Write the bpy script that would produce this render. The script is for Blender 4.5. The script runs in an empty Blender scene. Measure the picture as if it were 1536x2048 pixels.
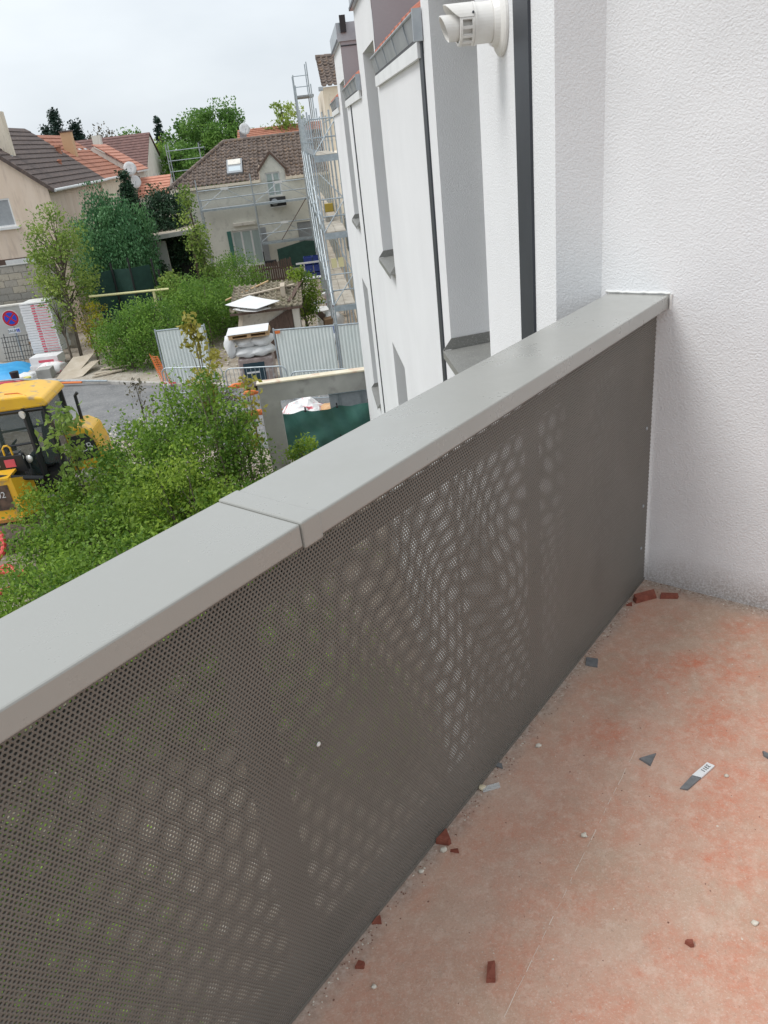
import bpy, math, random
import numpy as np
from mathutils import Matrix, Vector

rng = np.random.default_rng(7)
random.seed(7)
R = math.radians
S = bpy.context.scene
C = S.collection

# ------------------------------------------------------------------ camera
cam_data = bpy.data.cameras.new('camera')
cam = bpy.data.objects.new('camera', cam_data)
C.objects.link(cam)
cam_data.sensor_fit = 'HORIZONTAL'
cam_data.sensor_width = 36.0
cam_data.lens = 36.0 * 1538.0 / 1536.0
cam_data.clip_start = 0.05
cam_data.clip_end = 2000.0
CAMROT = ((0.989235, 0.139553, -0.044032), (-0.100873, 0.432322, -0.896059), (-0.106012, 0.890855, 0.441745))
cam.matrix_world = Matrix.Translation((0, 0, 7.3)) @ Matrix(CAMROT).to_4x4()
S.camera = cam

# ------------------------------------------------------------------ sky (overcast) and one wide, weak sun
SUN_EL, SUN_AZ = 58.0, 262.0            # elevation, compass-like azimuth from +Y towards +X
world = bpy.data.worlds.new('World')
S.world = world
world.use_nodes = True
wn, wl = world.node_tree.nodes, world.node_tree.links
wn.clear()
w_out = wn.new('ShaderNodeOutputWorld')
w_bg = wn.new('ShaderNodeBackground')
w_bg.inputs['Strength'].default_value = 0.1
sky = wn.new('ShaderNodeTexSky')
sky.sky_type = 'NISHITA'
sky.sun_disc = False
sky.sun_elevation = R(SUN_EL)
sky.sun_rotation = R(SUN_AZ)
sky.air_density = 1.0
sky.dust_density = 2.0
tc = wn.new('ShaderNodeTexCoord')
mp = wn.new('ShaderNodeMapping')
mp.inputs['Scale'].default_value = (1.0, 1.0, 2.6)
nz = wn.new('ShaderNodeTexNoise')
nz.inputs['Scale'].default_value = 2.2
nz.inputs['Detail'].default_value = 5.0
nz.inputs['Roughness'].default_value = 0.5
cr = wn.new('ShaderNodeValToRGB')       # cloud deck: grey undersides to pale gaps
cr.color_ramp.elements[0].position = 0.33
cr.color_ramp.elements[0].color = (5.2, 5.6, 6.0, 1)
cr.color_ramp.elements[1].position = 0.66
cr.color_ramp.elements[1].color = (6.7, 7.1, 7.4, 1)
mx = wn.new('ShaderNodeMix')
mx.data_type = 'RGBA'
mx.inputs['Factor'].default_value = 0.93
wl.new(tc.outputs['Generated'], mp.inputs['Vector'])
wl.new(mp.outputs['Vector'], nz.inputs['Vector'])
wl.new(nz.outputs['Fac'], cr.inputs['Fac'])
wl.new(sky.outputs['Color'], mx.inputs['A'])
wl.new(cr.outputs['Color'], mx.inputs['B'])
wl.new(mx.outputs['Result'], w_bg.inputs['Color'])
wl.new(w_bg.outputs['Background'], w_out.inputs['Surface'])

sun_data = bpy.data.lights.new('sun', 'SUN')
sun_data.energy = 1.5
sun_data.angle = R(24.0)
sun_data.color = (1.0, 0.985, 0.965)
sun = bpy.data.objects.new('sun', sun_data)
C.objects.link(sun)
_d = Vector((math.sin(R(SUN_AZ)) * math.cos(R(SUN_EL)), math.cos(R(SUN_AZ)) * math.cos(R(SUN_EL)), math.sin(R(SUN_EL))))
sun.rotation_euler = _d.to_track_quat('Z', 'Y').to_euler()

S.view_settings.view_transform = 'Standard'
S.view_settings.look = 'None'
S.view_settings.gamma = 1.0
S.view_settings.exposure = 0.56
S.view_settings.use_curve_mapping = False
S.render.engine = 'CYCLES'
S.cycles.max_bounces = 8
S.cycles.transparent_max_bounces = 8

# ------------------------------------------------------------------ materials
MATS = {}
def mat(name, col, rough=0.7, col2=None, nscale=3.0, bump=0.0, bscale=60.0, metal=0.0, spec=0.5, detail=4.0,
        lo=0.35, hi=0.65, coat=0.0, stretch=None, col3=None, n3=25.0, bdist=0.01):
    """principled surface: base colour mottled towards col2 (and fine col3 specks), optional bump grain"""
    if name in MATS:
        return MATS[name]
    m = bpy.data.materials.new(name)
    m.use_nodes = True
    n, l = m.node_tree.nodes, m.node_tree.links
    b = n['Principled BSDF']
    b.inputs['Roughness'].default_value = rough
    b.inputs['Metallic'].default_value = metal
    b.inputs['Specular IOR Level'].default_value = spec
    b.inputs['Coat Weight'].default_value = coat
    b.inputs['Coat Roughness'].default_value = 0.15
    b.inputs['Base Color'].default_value = (*col, 1)
    t = n.new('ShaderNodeTexCoord')
    src = t.outputs['Object']
    if stretch:
        mpn = n.new('ShaderNodeMapping')
        mpn.inputs['Scale'].default_value = stretch
        l.new(src, mpn.inputs['Vector'])
        src = mpn.outputs['Vector']
    last = None
    if col2:
        a = n.new('ShaderNodeTexNoise')
        a.inputs['Scale'].default_value = nscale
        a.inputs['Detail'].default_value = detail
        a.inputs['Roughness'].default_value = 0.6
        l.new(src, a.inputs['Vector'])
        r = n.new('ShaderNodeValToRGB')
        r.color_ramp.elements[0].position = lo
        r.color_ramp.elements[0].color = (*col, 1)
        r.color_ramp.elements[1].position = hi
        r.color_ramp.elements[1].color = (*col2, 1)
        l.new(a.outputs['Fac'], r.inputs['Fac'])
        last = r.outputs['Color']
    if col3:
        a = n.new('ShaderNodeTexNoise')
        a.inputs['Scale'].default_value = n3
        a.inputs['Detail'].default_value = 3.0
        l.new(src, a.inputs['Vector'])
        r = n.new('ShaderNodeValToRGB')
        r.color_ramp.elements[0].position = 0.55
        r.color_ramp.elements[0].color = (0, 0, 0, 1)
        r.color_ramp.elements[1].position = 0.72
        r.color_ramp.elements[1].color = (1, 1, 1, 1)
        l.new(a.outputs['Fac'], r.inputs['Fac'])
        x = n.new('ShaderNodeMix')
        x.data_type = 'RGBA'
        l.new(r.outputs['Color'], x.inputs['Factor'])
        if last is not None:
            l.new(last, x.inputs['A'])
        else:
            x.inputs['A'].default_value = (*col, 1)
        x.inputs['B'].default_value = (*col3, 1)
        last = x.outputs['Result']
    if last is not None:
        l.new(last, b.inputs['Base Color'])
    if bump:
        a = n.new('ShaderNodeTexNoise')
        a.inputs['Scale'].default_value = bscale
        a.inputs['Detail'].default_value = 3.0
        l.new(src, a.inputs['Vector'])
        bp = n.new('ShaderNodeBump')
        bp.inputs['Strength'].default_value = bump
        bp.inputs['Distance'].default_value = bdist
        l.new(a.outputs['Fac'], bp.inputs['Height'])
        l.new(bp.outputs['Normal'], b.inputs['Normal'])
    MATS[name] = m
    return m

def leafmat(name, dark, light, trans=0.48):
    """leaves: colour differs leaf by leaf through the mesh attribute 'tint'"""
    if name in MATS:
        return MATS[name]
    m = bpy.data.materials.new(name)
    m.use_nodes = True
    n, l = m.node_tree.nodes, m.node_tree.links
    b = n['Principled BSDF']
    b.inputs['Roughness'].default_value = 0.5
    b.inputs['Specular IOR Level'].default_value = 0.35
    at = n.new('ShaderNodeAttribute')
    at.attribute_name = 'tint'
    r = n.new('ShaderNodeValToRGB')
    r.color_ramp.elements[0].color = (*dark, 1)
    r.color_ramp.elements[1].color = (*light, 1)
    l.new(at.outputs['Fac'], r.inputs['Fac'])
    l.new(r.outputs['Color'], b.inputs['Base Color'])
    tr = n.new('ShaderNodeBsdfTranslucent')
    l.new(r.outputs['Color'], tr.inputs['Color'])
    ms = n.new('ShaderNodeMixShader')
    ms.inputs['Fac'].default_value = trans
    l.new(b.outputs['BSDF'], ms.inputs[1])
    l.new(tr.outputs['BSDF'], ms.inputs[2])
    l.new(ms.outputs['Shader'], n['Material Output'].inputs['Surface'])
    MATS[name] = m
    return m

def glassmat(name, tint=(0.6, 0.68, 0.68), alpha=0.45):
    if name in MATS:
        return MATS[name]
    m = bpy.data.materials.new(name)
    m.use_nodes = True
    n, l = m.node_tree.nodes, m.node_tree.links
    b = n['Principled BSDF']
    b.inputs['Base Color'].default_value = (*tint, 1)
    b.inputs['Roughness'].default_value = 0.05
    b.inputs['Alpha'].default_value = alpha
    MATS[name] = m
    return m

# ------------------------------------------------------------------ mesh helpers
class MB:
    """collects shapes, then links them as ONE mesh object"""
    def __init__(s):
        s.v, s.f = [], []
    def add(s, vs, fs):
        k = len(s.v)
        s.v += [tuple(map(float, p)) for p in vs]
        s.f += [tuple(i + k for i in q) for q in fs]
        return s
    def box(s, x0, x1, y0, y1, z0, z1):
        vs = [(x, y, z) for z in (z0, z1) for y in (y0, y1) for x in (x0, x1)]
        return s.add(vs, [(0, 2, 3, 1), (4, 5, 7, 6), (0, 1, 5, 4), (2, 6, 7, 3), (0, 4, 6, 2), (1, 3, 7, 5)])
    def obox(s, o, u, v, w):
        """box from corner o along the vectors u, v, w"""
        o, u, v, w = map(Vector, (o, u, v, w))
        vs = [o, o + u, o + u + v, o + v, o + w, o + u + w, o + u + v + w, o + v + w]
        fs = [(0, 3, 2, 1), (4, 5, 6, 7), (0, 1, 5, 4), (1, 2, 6, 5), (2, 3, 7, 6), (3, 0, 4, 7)]
        if u.cross(v).dot(w) < 0:
            fs = [tuple(reversed(q)) for q in fs]
        return s.add(vs, fs)
    def tube(s, pts, r, n=6, r2=None, cap=True):
        pts = [Vector(p) for p in pts]
        rs = r if isinstance(r, (list, tuple)) else [r + (0 if r2 is None else (r2 - r) * i / max(1, len(pts) - 1)) for i in range(len(pts))]
        k = len(s.v)
        up = None
        for i, p in enumerate(pts):
            d = (pts[min(i + 1, len(pts) - 1)] - pts[max(i - 1, 0)]).normalized()
            if up is None:
                up = Vector((0, 0, 1)) if abs(d.z) < 0.9 else Vector((1, 0, 0))
            a = d.cross(up).normalized()
            up = a.cross(d).normalized()
            for j in range(n):
                t = 2 * math.pi * j / n
                q = p + (a * math.cos(t) + up * math.sin(t)) * rs[i]
                s.v.append(tuple(q))
        for i in range(len(pts) - 1):
            for j in range(n):
                a0, b0 = k + i * n + j, k + i * n + (j + 1) % n
                s.f.append((a0, b0, b0 + n, a0 + n))
        if cap:
            s.f.append(tuple(k + j for j in reversed(range(n))))
            s.f.append(tuple(k + (len(pts) - 1) * n + j for j in range(n)))
        return s
    def lathe(s, o, axis, prof, n=24, close=False):
        """revolve (along, radius) pairs round the axis through o"""
        o, ax = Vector(o), Vector(axis).normalized()
        a = ax.cross(Vector((0, 0, 1)) if abs(ax.z) < 0.9 else Vector((1, 0, 0))).normalized()
        b = ax.cross(a)
        k = len(s.v)
        for (h, r) in prof:
            for j in range(n):
                t = 2 * math.pi * j / n
                s.v.append(tuple(o + ax * h + (a * math.cos(t) + b * math.sin(t)) * r))
        for i in range(len(prof) - 1):
            for j in range(n):
                p, q = k + i * n + j, k + i * n + (j + 1) % n
                s.f.append((p, p + n, q + n, q))
        return s
    def prism(s, poly, w):
        """closed solid: the polygon (list of 3-D points) swept by vector w"""
        w = Vector(w)
        p = [Vector(q) for q in poly]
        n = len(p)
        nrm = Vector((0, 0, 0))
        for i in range(n):
            nrm += p[i].cross(p[(i + 1) % n])
        vs = p + [q + w for q in p]
        fs = [tuple(reversed(range(n))), tuple(range(n, 2 * n))] + [(i, (i + 1) % n, n + (i + 1) % n, n + i) for i in range(n)]
        if nrm.dot(w) < 0:
            fs = [tuple(reversed(q)) for q in fs]
        return s.add(vs, fs)
    def quad(s, a, b, c, d):
        return s.add([a, b, c, d], [(0, 1, 2, 3)])
    def build(s, name, m=None, parent=None, smooth=False, bevel=0.0, kind=None, label=None):
        me = bpy.data.meshes.new(name)
        me.from_pydata(s.v, [], s.f)
        me.update()
        o = bpy.data.objects.new(name, me)
        C.objects.link(o)
        if m:
            me.materials.append(m)
        if smooth:
            me.polygons.foreach_set('use_smooth', [True] * len(me.polygons))
        if bevel:
            bv = o.modifiers.new('bevel', 'BEVEL')
            bv.width = bevel
            bv.segments = 2
            bv.limit_method = 'ANGLE'
            bv.angle_limit = R(40)
        if parent:
            adopt(o, parent)
        if kind:
            o['kind'] = kind
        if label:
            o['label'] = label
        return o

def world_loc(o):
    v = Vector(o.location)
    while o.parent:
        o = o.parent
        v = v + Vector(o.location)
    return v

ADOPT_LOCAL = False
def adopt(o, parent):
    """parent o; its mesh is written in the world's coordinates, so shift it back by the parent's place"""
    o.parent = parent
    if parent.get('local'):
        return
    if parent.type == 'EMPTY':
        o.location = Vector(o.location) - Vector(parent.location)

def tag(o, label=None, cat=None, group=None, kind=None):
    if label: o['label'] = label
    if cat: o['category'] = cat
    if group: o['group'] = group
    if kind: o['kind'] = kind
    return o

def thing(name, label, cat, loc=(0, 0, 0), group=None, rotz=0.0, local=False):
    o = bpy.data.objects.new(name, None)
    o.empty_display_size = 0.2
    C.objects.link(o)
    o.location = loc
    o.rotation_euler = (0, 0, rotz)
    if local:
        o['local'] = True
    return tag(o, label, cat, group)

def copy_thing(src, loc, rotz=0.0, label=None, scale=1.0):
    c = src.copy()
    C.objects.link(c)
    c.location = loc
    c.rotation_euler = (0, 0, rotz)
    c.scale = (scale,) * 3
    if label:
        c['label'] = label
    for ch in list(src.children):
        d = ch.copy()
        C.objects.link(d)
        d.parent = c
        for g in list(ch.children):
            e = g.copy()
            C.objects.link(e)
            e.parent = d
    return c

def np_mesh(name, verts, faces, m, parent=None, tint=None, kind=None, smooth=False):
    """verts (n,3), faces (k,3|4) numpy -> mesh object"""
    me = bpy.data.meshes.new(name)
    nf, w = faces.shape
    me.vertices.add(len(verts))
    me.vertices.foreach_set('co', np.ascontiguousarray(verts, dtype=np.float32).ravel())
    me.loops.add(nf * w)
    me.loops.foreach_set('vertex_index', np.ascontiguousarray(faces, dtype=np.int32).ravel())
    me.polygons.add(nf)
    me.polygons.foreach_set('loop_start', np.arange(0, nf * w, w, dtype=np.int32))
    me.polygons.foreach_set('loop_total', np.full(nf, w, dtype=np.int32))
    me.update(calc_edges=True)
    if tint is not None:
        a = me.attributes.new('tint', 'FLOAT', 'FACE')
        a.data.foreach_set('value', np.ascontiguousarray(tint, dtype=np.float32))
    me.materials.append(m)
    if smooth:
        me.polygons.foreach_set('use_smooth', np.ones(nf, dtype=bool))
    o = bpy.data.objects.new(name, me)
    C.objects.link(o)
    if parent:
        adopt(o, parent)
    if kind:
        o['kind'] = kind
    return o

def wall_grid(mb, o, u, n, L, z0, z1, holes, depth=0.25, ends=True, top=True):
    """upright wall face: starts at o, runs L along unit u, outward normal n; holes (s0,s1,z0,z1) get reveals 'depth' deep"""
    o, u, n = Vector((o[0], o[1], 0)), Vector(u), Vector(n)
    ss = sorted({0.0, L} | {h[0] for h in holes} | {h[1] for h in holes})
    zs = sorted({z0, z1} | {h[2] for h in holes} | {h[3] for h in holes})
    ss = [s for s in ss if 0 <= s <= L]
    zs = [z for z in zs if z0 <= z <= z1]
    def P(s, z, d=0.0):
        return o + u * s + Vector((0, 0, z)) - n * d
    flip = u.cross(Vector((0, 0, 1))).dot(n) < 0
    def q(a, b, c, d):
        mb.quad(*((a, b, c, d) if not flip else (d, c, b, a)))
    solid = {}
    for i in range(len(ss) - 1):
        for j in range(len(zs) - 1):
            sm, zm = (ss[i] + ss[i + 1]) / 2, (zs[j] + zs[j + 1]) / 2
            ok = not any(h[0] < sm < h[1] and h[2] < zm < h[3] for h in holes)
            if ok:
                q(P(ss[i], zs[j]), P(ss[i + 1], zs[j]), P(ss[i + 1], zs[j + 1]), P(ss[i], zs[j + 1]))
    for (a, b, c, d) in holes:
        q(P(a, c), P(a, d), P(a, d, depth), P(a, c, depth))
        q(P(b, d), P(b, c), P(b, c, depth), P(b, d, depth))
        q(P(a, d), P(b, d), P(b, d, depth), P(a, d, depth))
        q(P(b, c), P(a, c), P(a, c, depth), P(b, c, depth))
    if ends:
        q(P(0, z1), P(0, z0), P(0, z0, depth), P(0, z1, depth))
        q(P(L, z0), P(L, z1), P(L, z1, depth), P(L, z0, depth))
    if top:
        q(P(0, z1), P(L, z1), P(L, z1, depth), P(0, z1, depth)) if False else q(P(L, z1), P(0, z1), P(0, z1, depth), P(L, z1, depth))
    return mb

def text_mesh(name, s, size, loc, right, up, m, parent, depth=0.004):
    """flat lettering as a mesh lying in the plane spanned by right and up, at loc (world)"""
    cu = bpy.data.curves.new(name, 'FONT')
    cu.body = s
    cu.size = size
    cu.extrude = depth
    cu.align_x = 'CENTER'
    cu.align_y = 'CENTER'
    to = bpy.data.objects.new(name, cu)
    C.objects.link(to)
    bpy.context.view_layer.update()
    me = bpy.data.meshes.new_from_object(to)
    bpy.data.objects.remove(to)
    r, u = Vector(right).normalized(), Vector(up).normalized()
    w = r.cross(u)
    for v in me.vertices:
        v.co = Vector(loc) + r * v.co.x + u * v.co.y + w * v.co.z
    me.materials.clear()
    me.materials.append(m)
    o = bpy.data.objects.new(name, me)
    C.objects.link(o)
    if parent:
        adopt(o, parent)
    return o

# ------------------------------------------------------------------ palette
def rendermat(name, col, dirty=False):
    """white wall render with a trowelled grain"""
    m = mat(name, col, 0.9, tuple(c * (0.89 if dirty else 0.93) for c in col), nscale=1.6 if dirty else 0.9, spec=0.25, detail=8)
    n, l = m.node_tree.nodes, m.node_tree.links
    b = n['Principled BSDF']
    t = n.new('ShaderNodeTexCoord')
    a = n.new('ShaderNodeTexNoise')
    a.inputs['Scale'].default_value = 160.0
    a.inputs['Detail'].default_value = 3.5
    a.inputs['Roughness'].default_value = 0.55
    a.inputs['Distortion'].default_value = 0.15
    l.new(t.outputs['Object'], a.inputs['Vector'])
    r = n.new('ShaderNodeMapRange')
    r.inputs['From Min'].default_value = 0.30
    r.inputs['From Max'].default_value = 0.72
    l.new(a.outputs['Fac'], r.inputs['Value'])
    bp = n.new('ShaderNodeBump')
    bp.inputs['Strength'].default_value = 0.5
    bp.inputs['Distance'].default_value = 0.003
    l.new(r.outputs['Result'], bp.inputs['Height'])
    l.new(bp.outputs['Normal'], b.inputs['Normal'])
    if dirty:                            # splashed dirt and floor dust along the foot of the wall
        sx = n.new('ShaderNodeSeparateXYZ')
        l.new(t.outputs['Object'], sx.inputs['Vector'])
        nz2 = n.new('ShaderNodeTexNoise')
        nz2.inputs['Scale'].default_value = 9.0
        nz2.inputs['Detail'].default_value = 6.0
        l.new(t.outputs['Object'], nz2.inputs['Vector'])
        ad = n.new('ShaderNodeMath')
        ad.operation = 'MULTIPLY_ADD'
        ad.inputs[1].default_value = -0.10
        l.new(nz2.outputs['Fac'], ad.inputs[0])
        l.new(sx.outputs['Z'], ad.inputs[2])
        mr = n.new('ShaderNodeMapRange')
        mr.inputs['From Min'].default_value = 5.66
        mr.inputs['From Max'].default_value = 5.80
        mr.inputs['To Min'].default_value = 0.62
        mr.inputs['To Max'].default_value = 0.0
        l.new(ad.outputs['Value'], mr.inputs['Value'])
        gr = n.new('ShaderNodeMapRange')
        gr.inputs['From Min'].default_value = 0.42
        gr.inputs['From Max'].default_value = 0.60
        gr.inputs['To Min'].default_value = 1.0
        gr.inputs['To Max'].default_value = 0.45
        l.new(a.outputs['Fac'], gr.inputs['Value'])
        mu = n.new('ShaderNodeMath')
        mu.operation = 'MULTIPLY'
        l.new(mr.outputs['Result'], mu.inputs[0])
        l.new(gr.outputs['Result'], mu.inputs[1])
        x = n.new('ShaderNodeMix')
        x.data_type = 'RGBA'
        l.new(mu.outputs['Value'], x.inputs['Factor'])
        l.new(b.inputs['Base Color'].links[0].from_socket, x.inputs['A'])
        x.inputs['B'].default_value = (0.22, 0.16, 0.125, 1)
        l.new(x.outputs['Result'], b.inputs['Base Color'])
    return m

M_WHITE = rendermat('white_render', (0.80, 0.805, 0.815))
M_WHITE_DIRTY = rendermat('white_render_dusty', (0.79, 0.795, 0.805), True)
M_COPING = mat('grey_painted_aluminium', (0.312, 0.312, 0.288), 0.34, (0.322, 0.322, 0.298), nscale=3.0, spec=0.5, coat=0.75, bump=0.03, bscale=300, detail=9)
M_PANEL = mat('grey_brown_painted_steel', (0.152, 0.141, 0.123), 0.42, (0.168, 0.155, 0.136), nscale=4.0, spec=0.4)
M_SILL = mat('grey_window_metal', (0.20, 0.20, 0.19), 0.45, (0.23, 0.23, 0.215), nscale=6, col3=(0.4, 0.4, 0.38), n3=160)
M_DARK = mat('anthracite_strip', (0.028, 0.033, 0.042), 0.5, (0.034, 0.04, 0.05), nscale=5)
M_CLAD = mat('slate_purple_cladding', (0.345, 0.35, 0.375), 0.7, (0.365, 0.37, 0.395), nscale=30, stretch=(1, 1, 8))
M_ZINC = mat('zinc', (0.36, 0.39, 0.42), 0.42, (0.46, 0.49, 0.51), nscale=5, metal=0.55, bump=0.05, bscale=30)
M_PVC = mat('white_plastic', (0.80, 0.79, 0.765), 0.4, (0.74, 0.725, 0.69), nscale=14)
M_WPAINT = mat('white_paint', (0.78, 0.79, 0.79), 0.5, (0.7, 0.71, 0.71), nscale=4)
M_TILE_RED = mat('red_clay_tile', (0.36, 0.10, 0.06), 0.75, (0.42, 0.15, 0.09), nscale=12)
M_GLASS_DARK = mat('dark_glass', (0.03, 0.04, 0.045), 0.06, spec=0.6)
M_BLACK = mat('black_plastic', (0.02, 0.02, 0.022), 0.5)

_n, _l = M_COPING.node_tree.nodes, M_COPING.node_tree.links     # water marks and dust: gloss varies
_t = _n.new('ShaderNodeTexCoord')
_a = _n.new('ShaderNodeTexNoise')
_a.inputs['Scale'].default_value = 5.0
_a.inputs['Detail'].default_value = 9.0
_a.inputs['Roughness'].default_value = 0.7
_l.new(_t.outputs['Object'], _a.inputs['Vector'])
_r = _n.new('ShaderNodeMapRange')
_r.inputs['From Min'].default_value = 0.35
_r.inputs['From Max'].default_value = 0.68
_r.inputs['To Min'].default_value = 0.24
_r.inputs['To Max'].default_value = 0.40
_l.new(_a.outputs['Fac'], _r.inputs['Value'])
_l.new(_r.outputs['Result'], _n['Principled BSDF'].inputs['Roughness'])
_l.new(_r.outputs['Result'], _n['Principled BSDF'].inputs['Coat Roughness'])
# ------------------------------------------------------------------ ground
ground = MB()
ground.quad((-500, -300, -0.02), (500, -300, -0.02), (500, 900, -0.02), (-500, 900, -0.02))
M_EARTH = mat('pale_building_site_earth', (0.22, 0.175, 0.13), 0.95, (0.36, 0.315, 0.26), nscale=0.9, col3=(0.46, 0.42, 0.37), n3=7.0, bump=0.6, bscale=9, bdist=0.05, detail=8)
g = ground.build('ground', M_EARTH, kind='structure')

U = Vector((0.868, -0.496, 0))
V2 = Vector((0.496, 0.868, 0))
def strip(name, p0, length, width, z0, z1, m):
    b = MB()
    p0 = Vector(p0)
    b.obox(p0 + Vector((0, 0, z0)), U * length, -V2 * width, (0, 0, z1 - z0))
    return b.build(name, m, kind='structure')
M_ASPH = mat('worn_asphalt', (0.15, 0.152, 0.157), 0.85, (0.235, 0.235, 0.235), nscale=1.3, col3=(0.32, 0.31, 0.29), n3=14.0, bump=0.3, bscale=40, detail=9)
M_KERB = mat('concrete_kerb', (0.40, 0.38, 0.35), 0.9, (0.5, 0.48, 0.45), nscale=5, bump=0.2, bscale=40)
M_GRIT = mat('gritty_verge', (0.36, 0.31, 0.25), 0.95, (0.48, 0.44, 0.38), nscale=2.2, col3=(0.22, 0.17, 0.12), n3=9, bump=0.7, bscale=14, bdist=0.04, detail=9)
KP = Vector((-10.32, 29.88, 0)) - U * 14
strip('road', KP - V2 * 0.02, 38, 4.7, -0.02, 0.0, M_ASPH)
strip('pavement', KP + V2 * 2.1, 30, 1.95, -0.01, 0.09, M_GRIT)
kb = KP + V2 * 0.15
for k in range(16):                      # kerb stones laid end to end
    b = MB()
    b.obox(kb + U * (6 + k) + Vector((0, 0, -0.05)), U * 0.985, -V2 * 0.15, (0, 0, 0.165))
    b.build('kerb_stone', M_KERB, kind='structure', bevel=0.015)

# ------------------------------------------------------------------ the white apartment building
PV = Vector((0.685289, 0.728272, 0))     # along the balustrade
NV = Vector((0.728272, -0.685289, 0))    # from the balustrade into the terrace
def pn(p, n, z=0.0):
    v = PV * p + NV * n
    return Vector((v.x, v.y, z))
X0 = 0.767
FLOOR = 5.7
WP = 2.455
bld = thing('apartment_building', 'white rendered apartment building with tall recessed windows and zinc gutters beside the terrace', 'building', (X0, 2.5, 0))

BAYS = [(2.503, 4.93, 8.60, 3.545, 4.67), (4.93, 7.62, 7.66, None, None), (7.62, 9.5, 8.45, 7.72, 8.88),
        (9.5, 12.3, 7.66, None, None), (12.3, 14.3, 8.45, 12.4, 13.6), (14.3, 16.9, 7.66, None, None)]
ROWS = [(0.35, 2.25), (3.13, 5.10), (6.03, 8.01)]
for (y0, y1, zt, a, b) in BAYS:
    w = MB()
    holes = [(a - y0, b - y0, z0, z1) for z0, z1 in ROWS] if a else []
    wall_grid(w, (X0, y0), (0, 1, 0), (-1, 0, 0), y1 - y0, -0.1, zt, holes, 0.30, ends=False, top=False)
    w.build('wall', M_WHITE, bld)
    if a is None:
        continue
    for (z0, z1) in ROWS:
        win = MB().box(X0 + 0.302, X0 + 0.36, a, a + 0.07, z0, z1).box(X0 + 0.302, X0 + 0.36, b - 0.07, b, z0, z1)
        win.box(X0 + 0.302, X0 + 0.36, a + 0.07, b - 0.07, z0, z0 + 0.07).box(X0 + 0.302, X0 + 0.36, a + 0.07, b - 0.07, z1 - 0.07, z1)
        f = win.build('window', M_WPAINT, bld)
        MB().box(X0 + 0.325, X0 + 0.34, a + 0.071, b - 0.071, z0 + 0.071, z1 - 0.071).build('pane', M_GLASS_DARK, f)
        s = MB()                        # folded metal sill: sloping plate, drip lip, upstands left, right and behind
        zb = z0 + 0.002
        s.prism([(X0 + 0.298, a + 0.002, zb), (X0 + 0.298, a + 0.002, zb + 0.035), (X0 - 0.055, a + 0.002, zb + 0.012), (X0 - 0.055, a + 0.002, zb - 0.032), (X0 - 0.051, a + 0.002, zb - 0.032), (X0 - 0.051, a + 0.002, zb)], (0, b - a - 0.004, 0))
        s.prism([(X0 + 0.298, b - 0.010, zb + 0.036), (X0 + 0.298, b - 0.010, zb + 0.10), (X0 + 0.0, b - 0.010, zb + 0.085), (X0 - 0.055, b - 0.010, zb + 0.016)], (0, 0.007, 0))
        s.prism([(X0 + 0.298, a + 0.003, zb + 0.036), (X0 + 0.298, a + 0.003, zb + 0.10), (X0 + 0.0, a + 0.003, zb + 0.085), (X0 - 0.055, a + 0.003, zb + 0.016)], (0, 0.007, 0))
        s.build('sill', M_SILL, bld)
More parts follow.
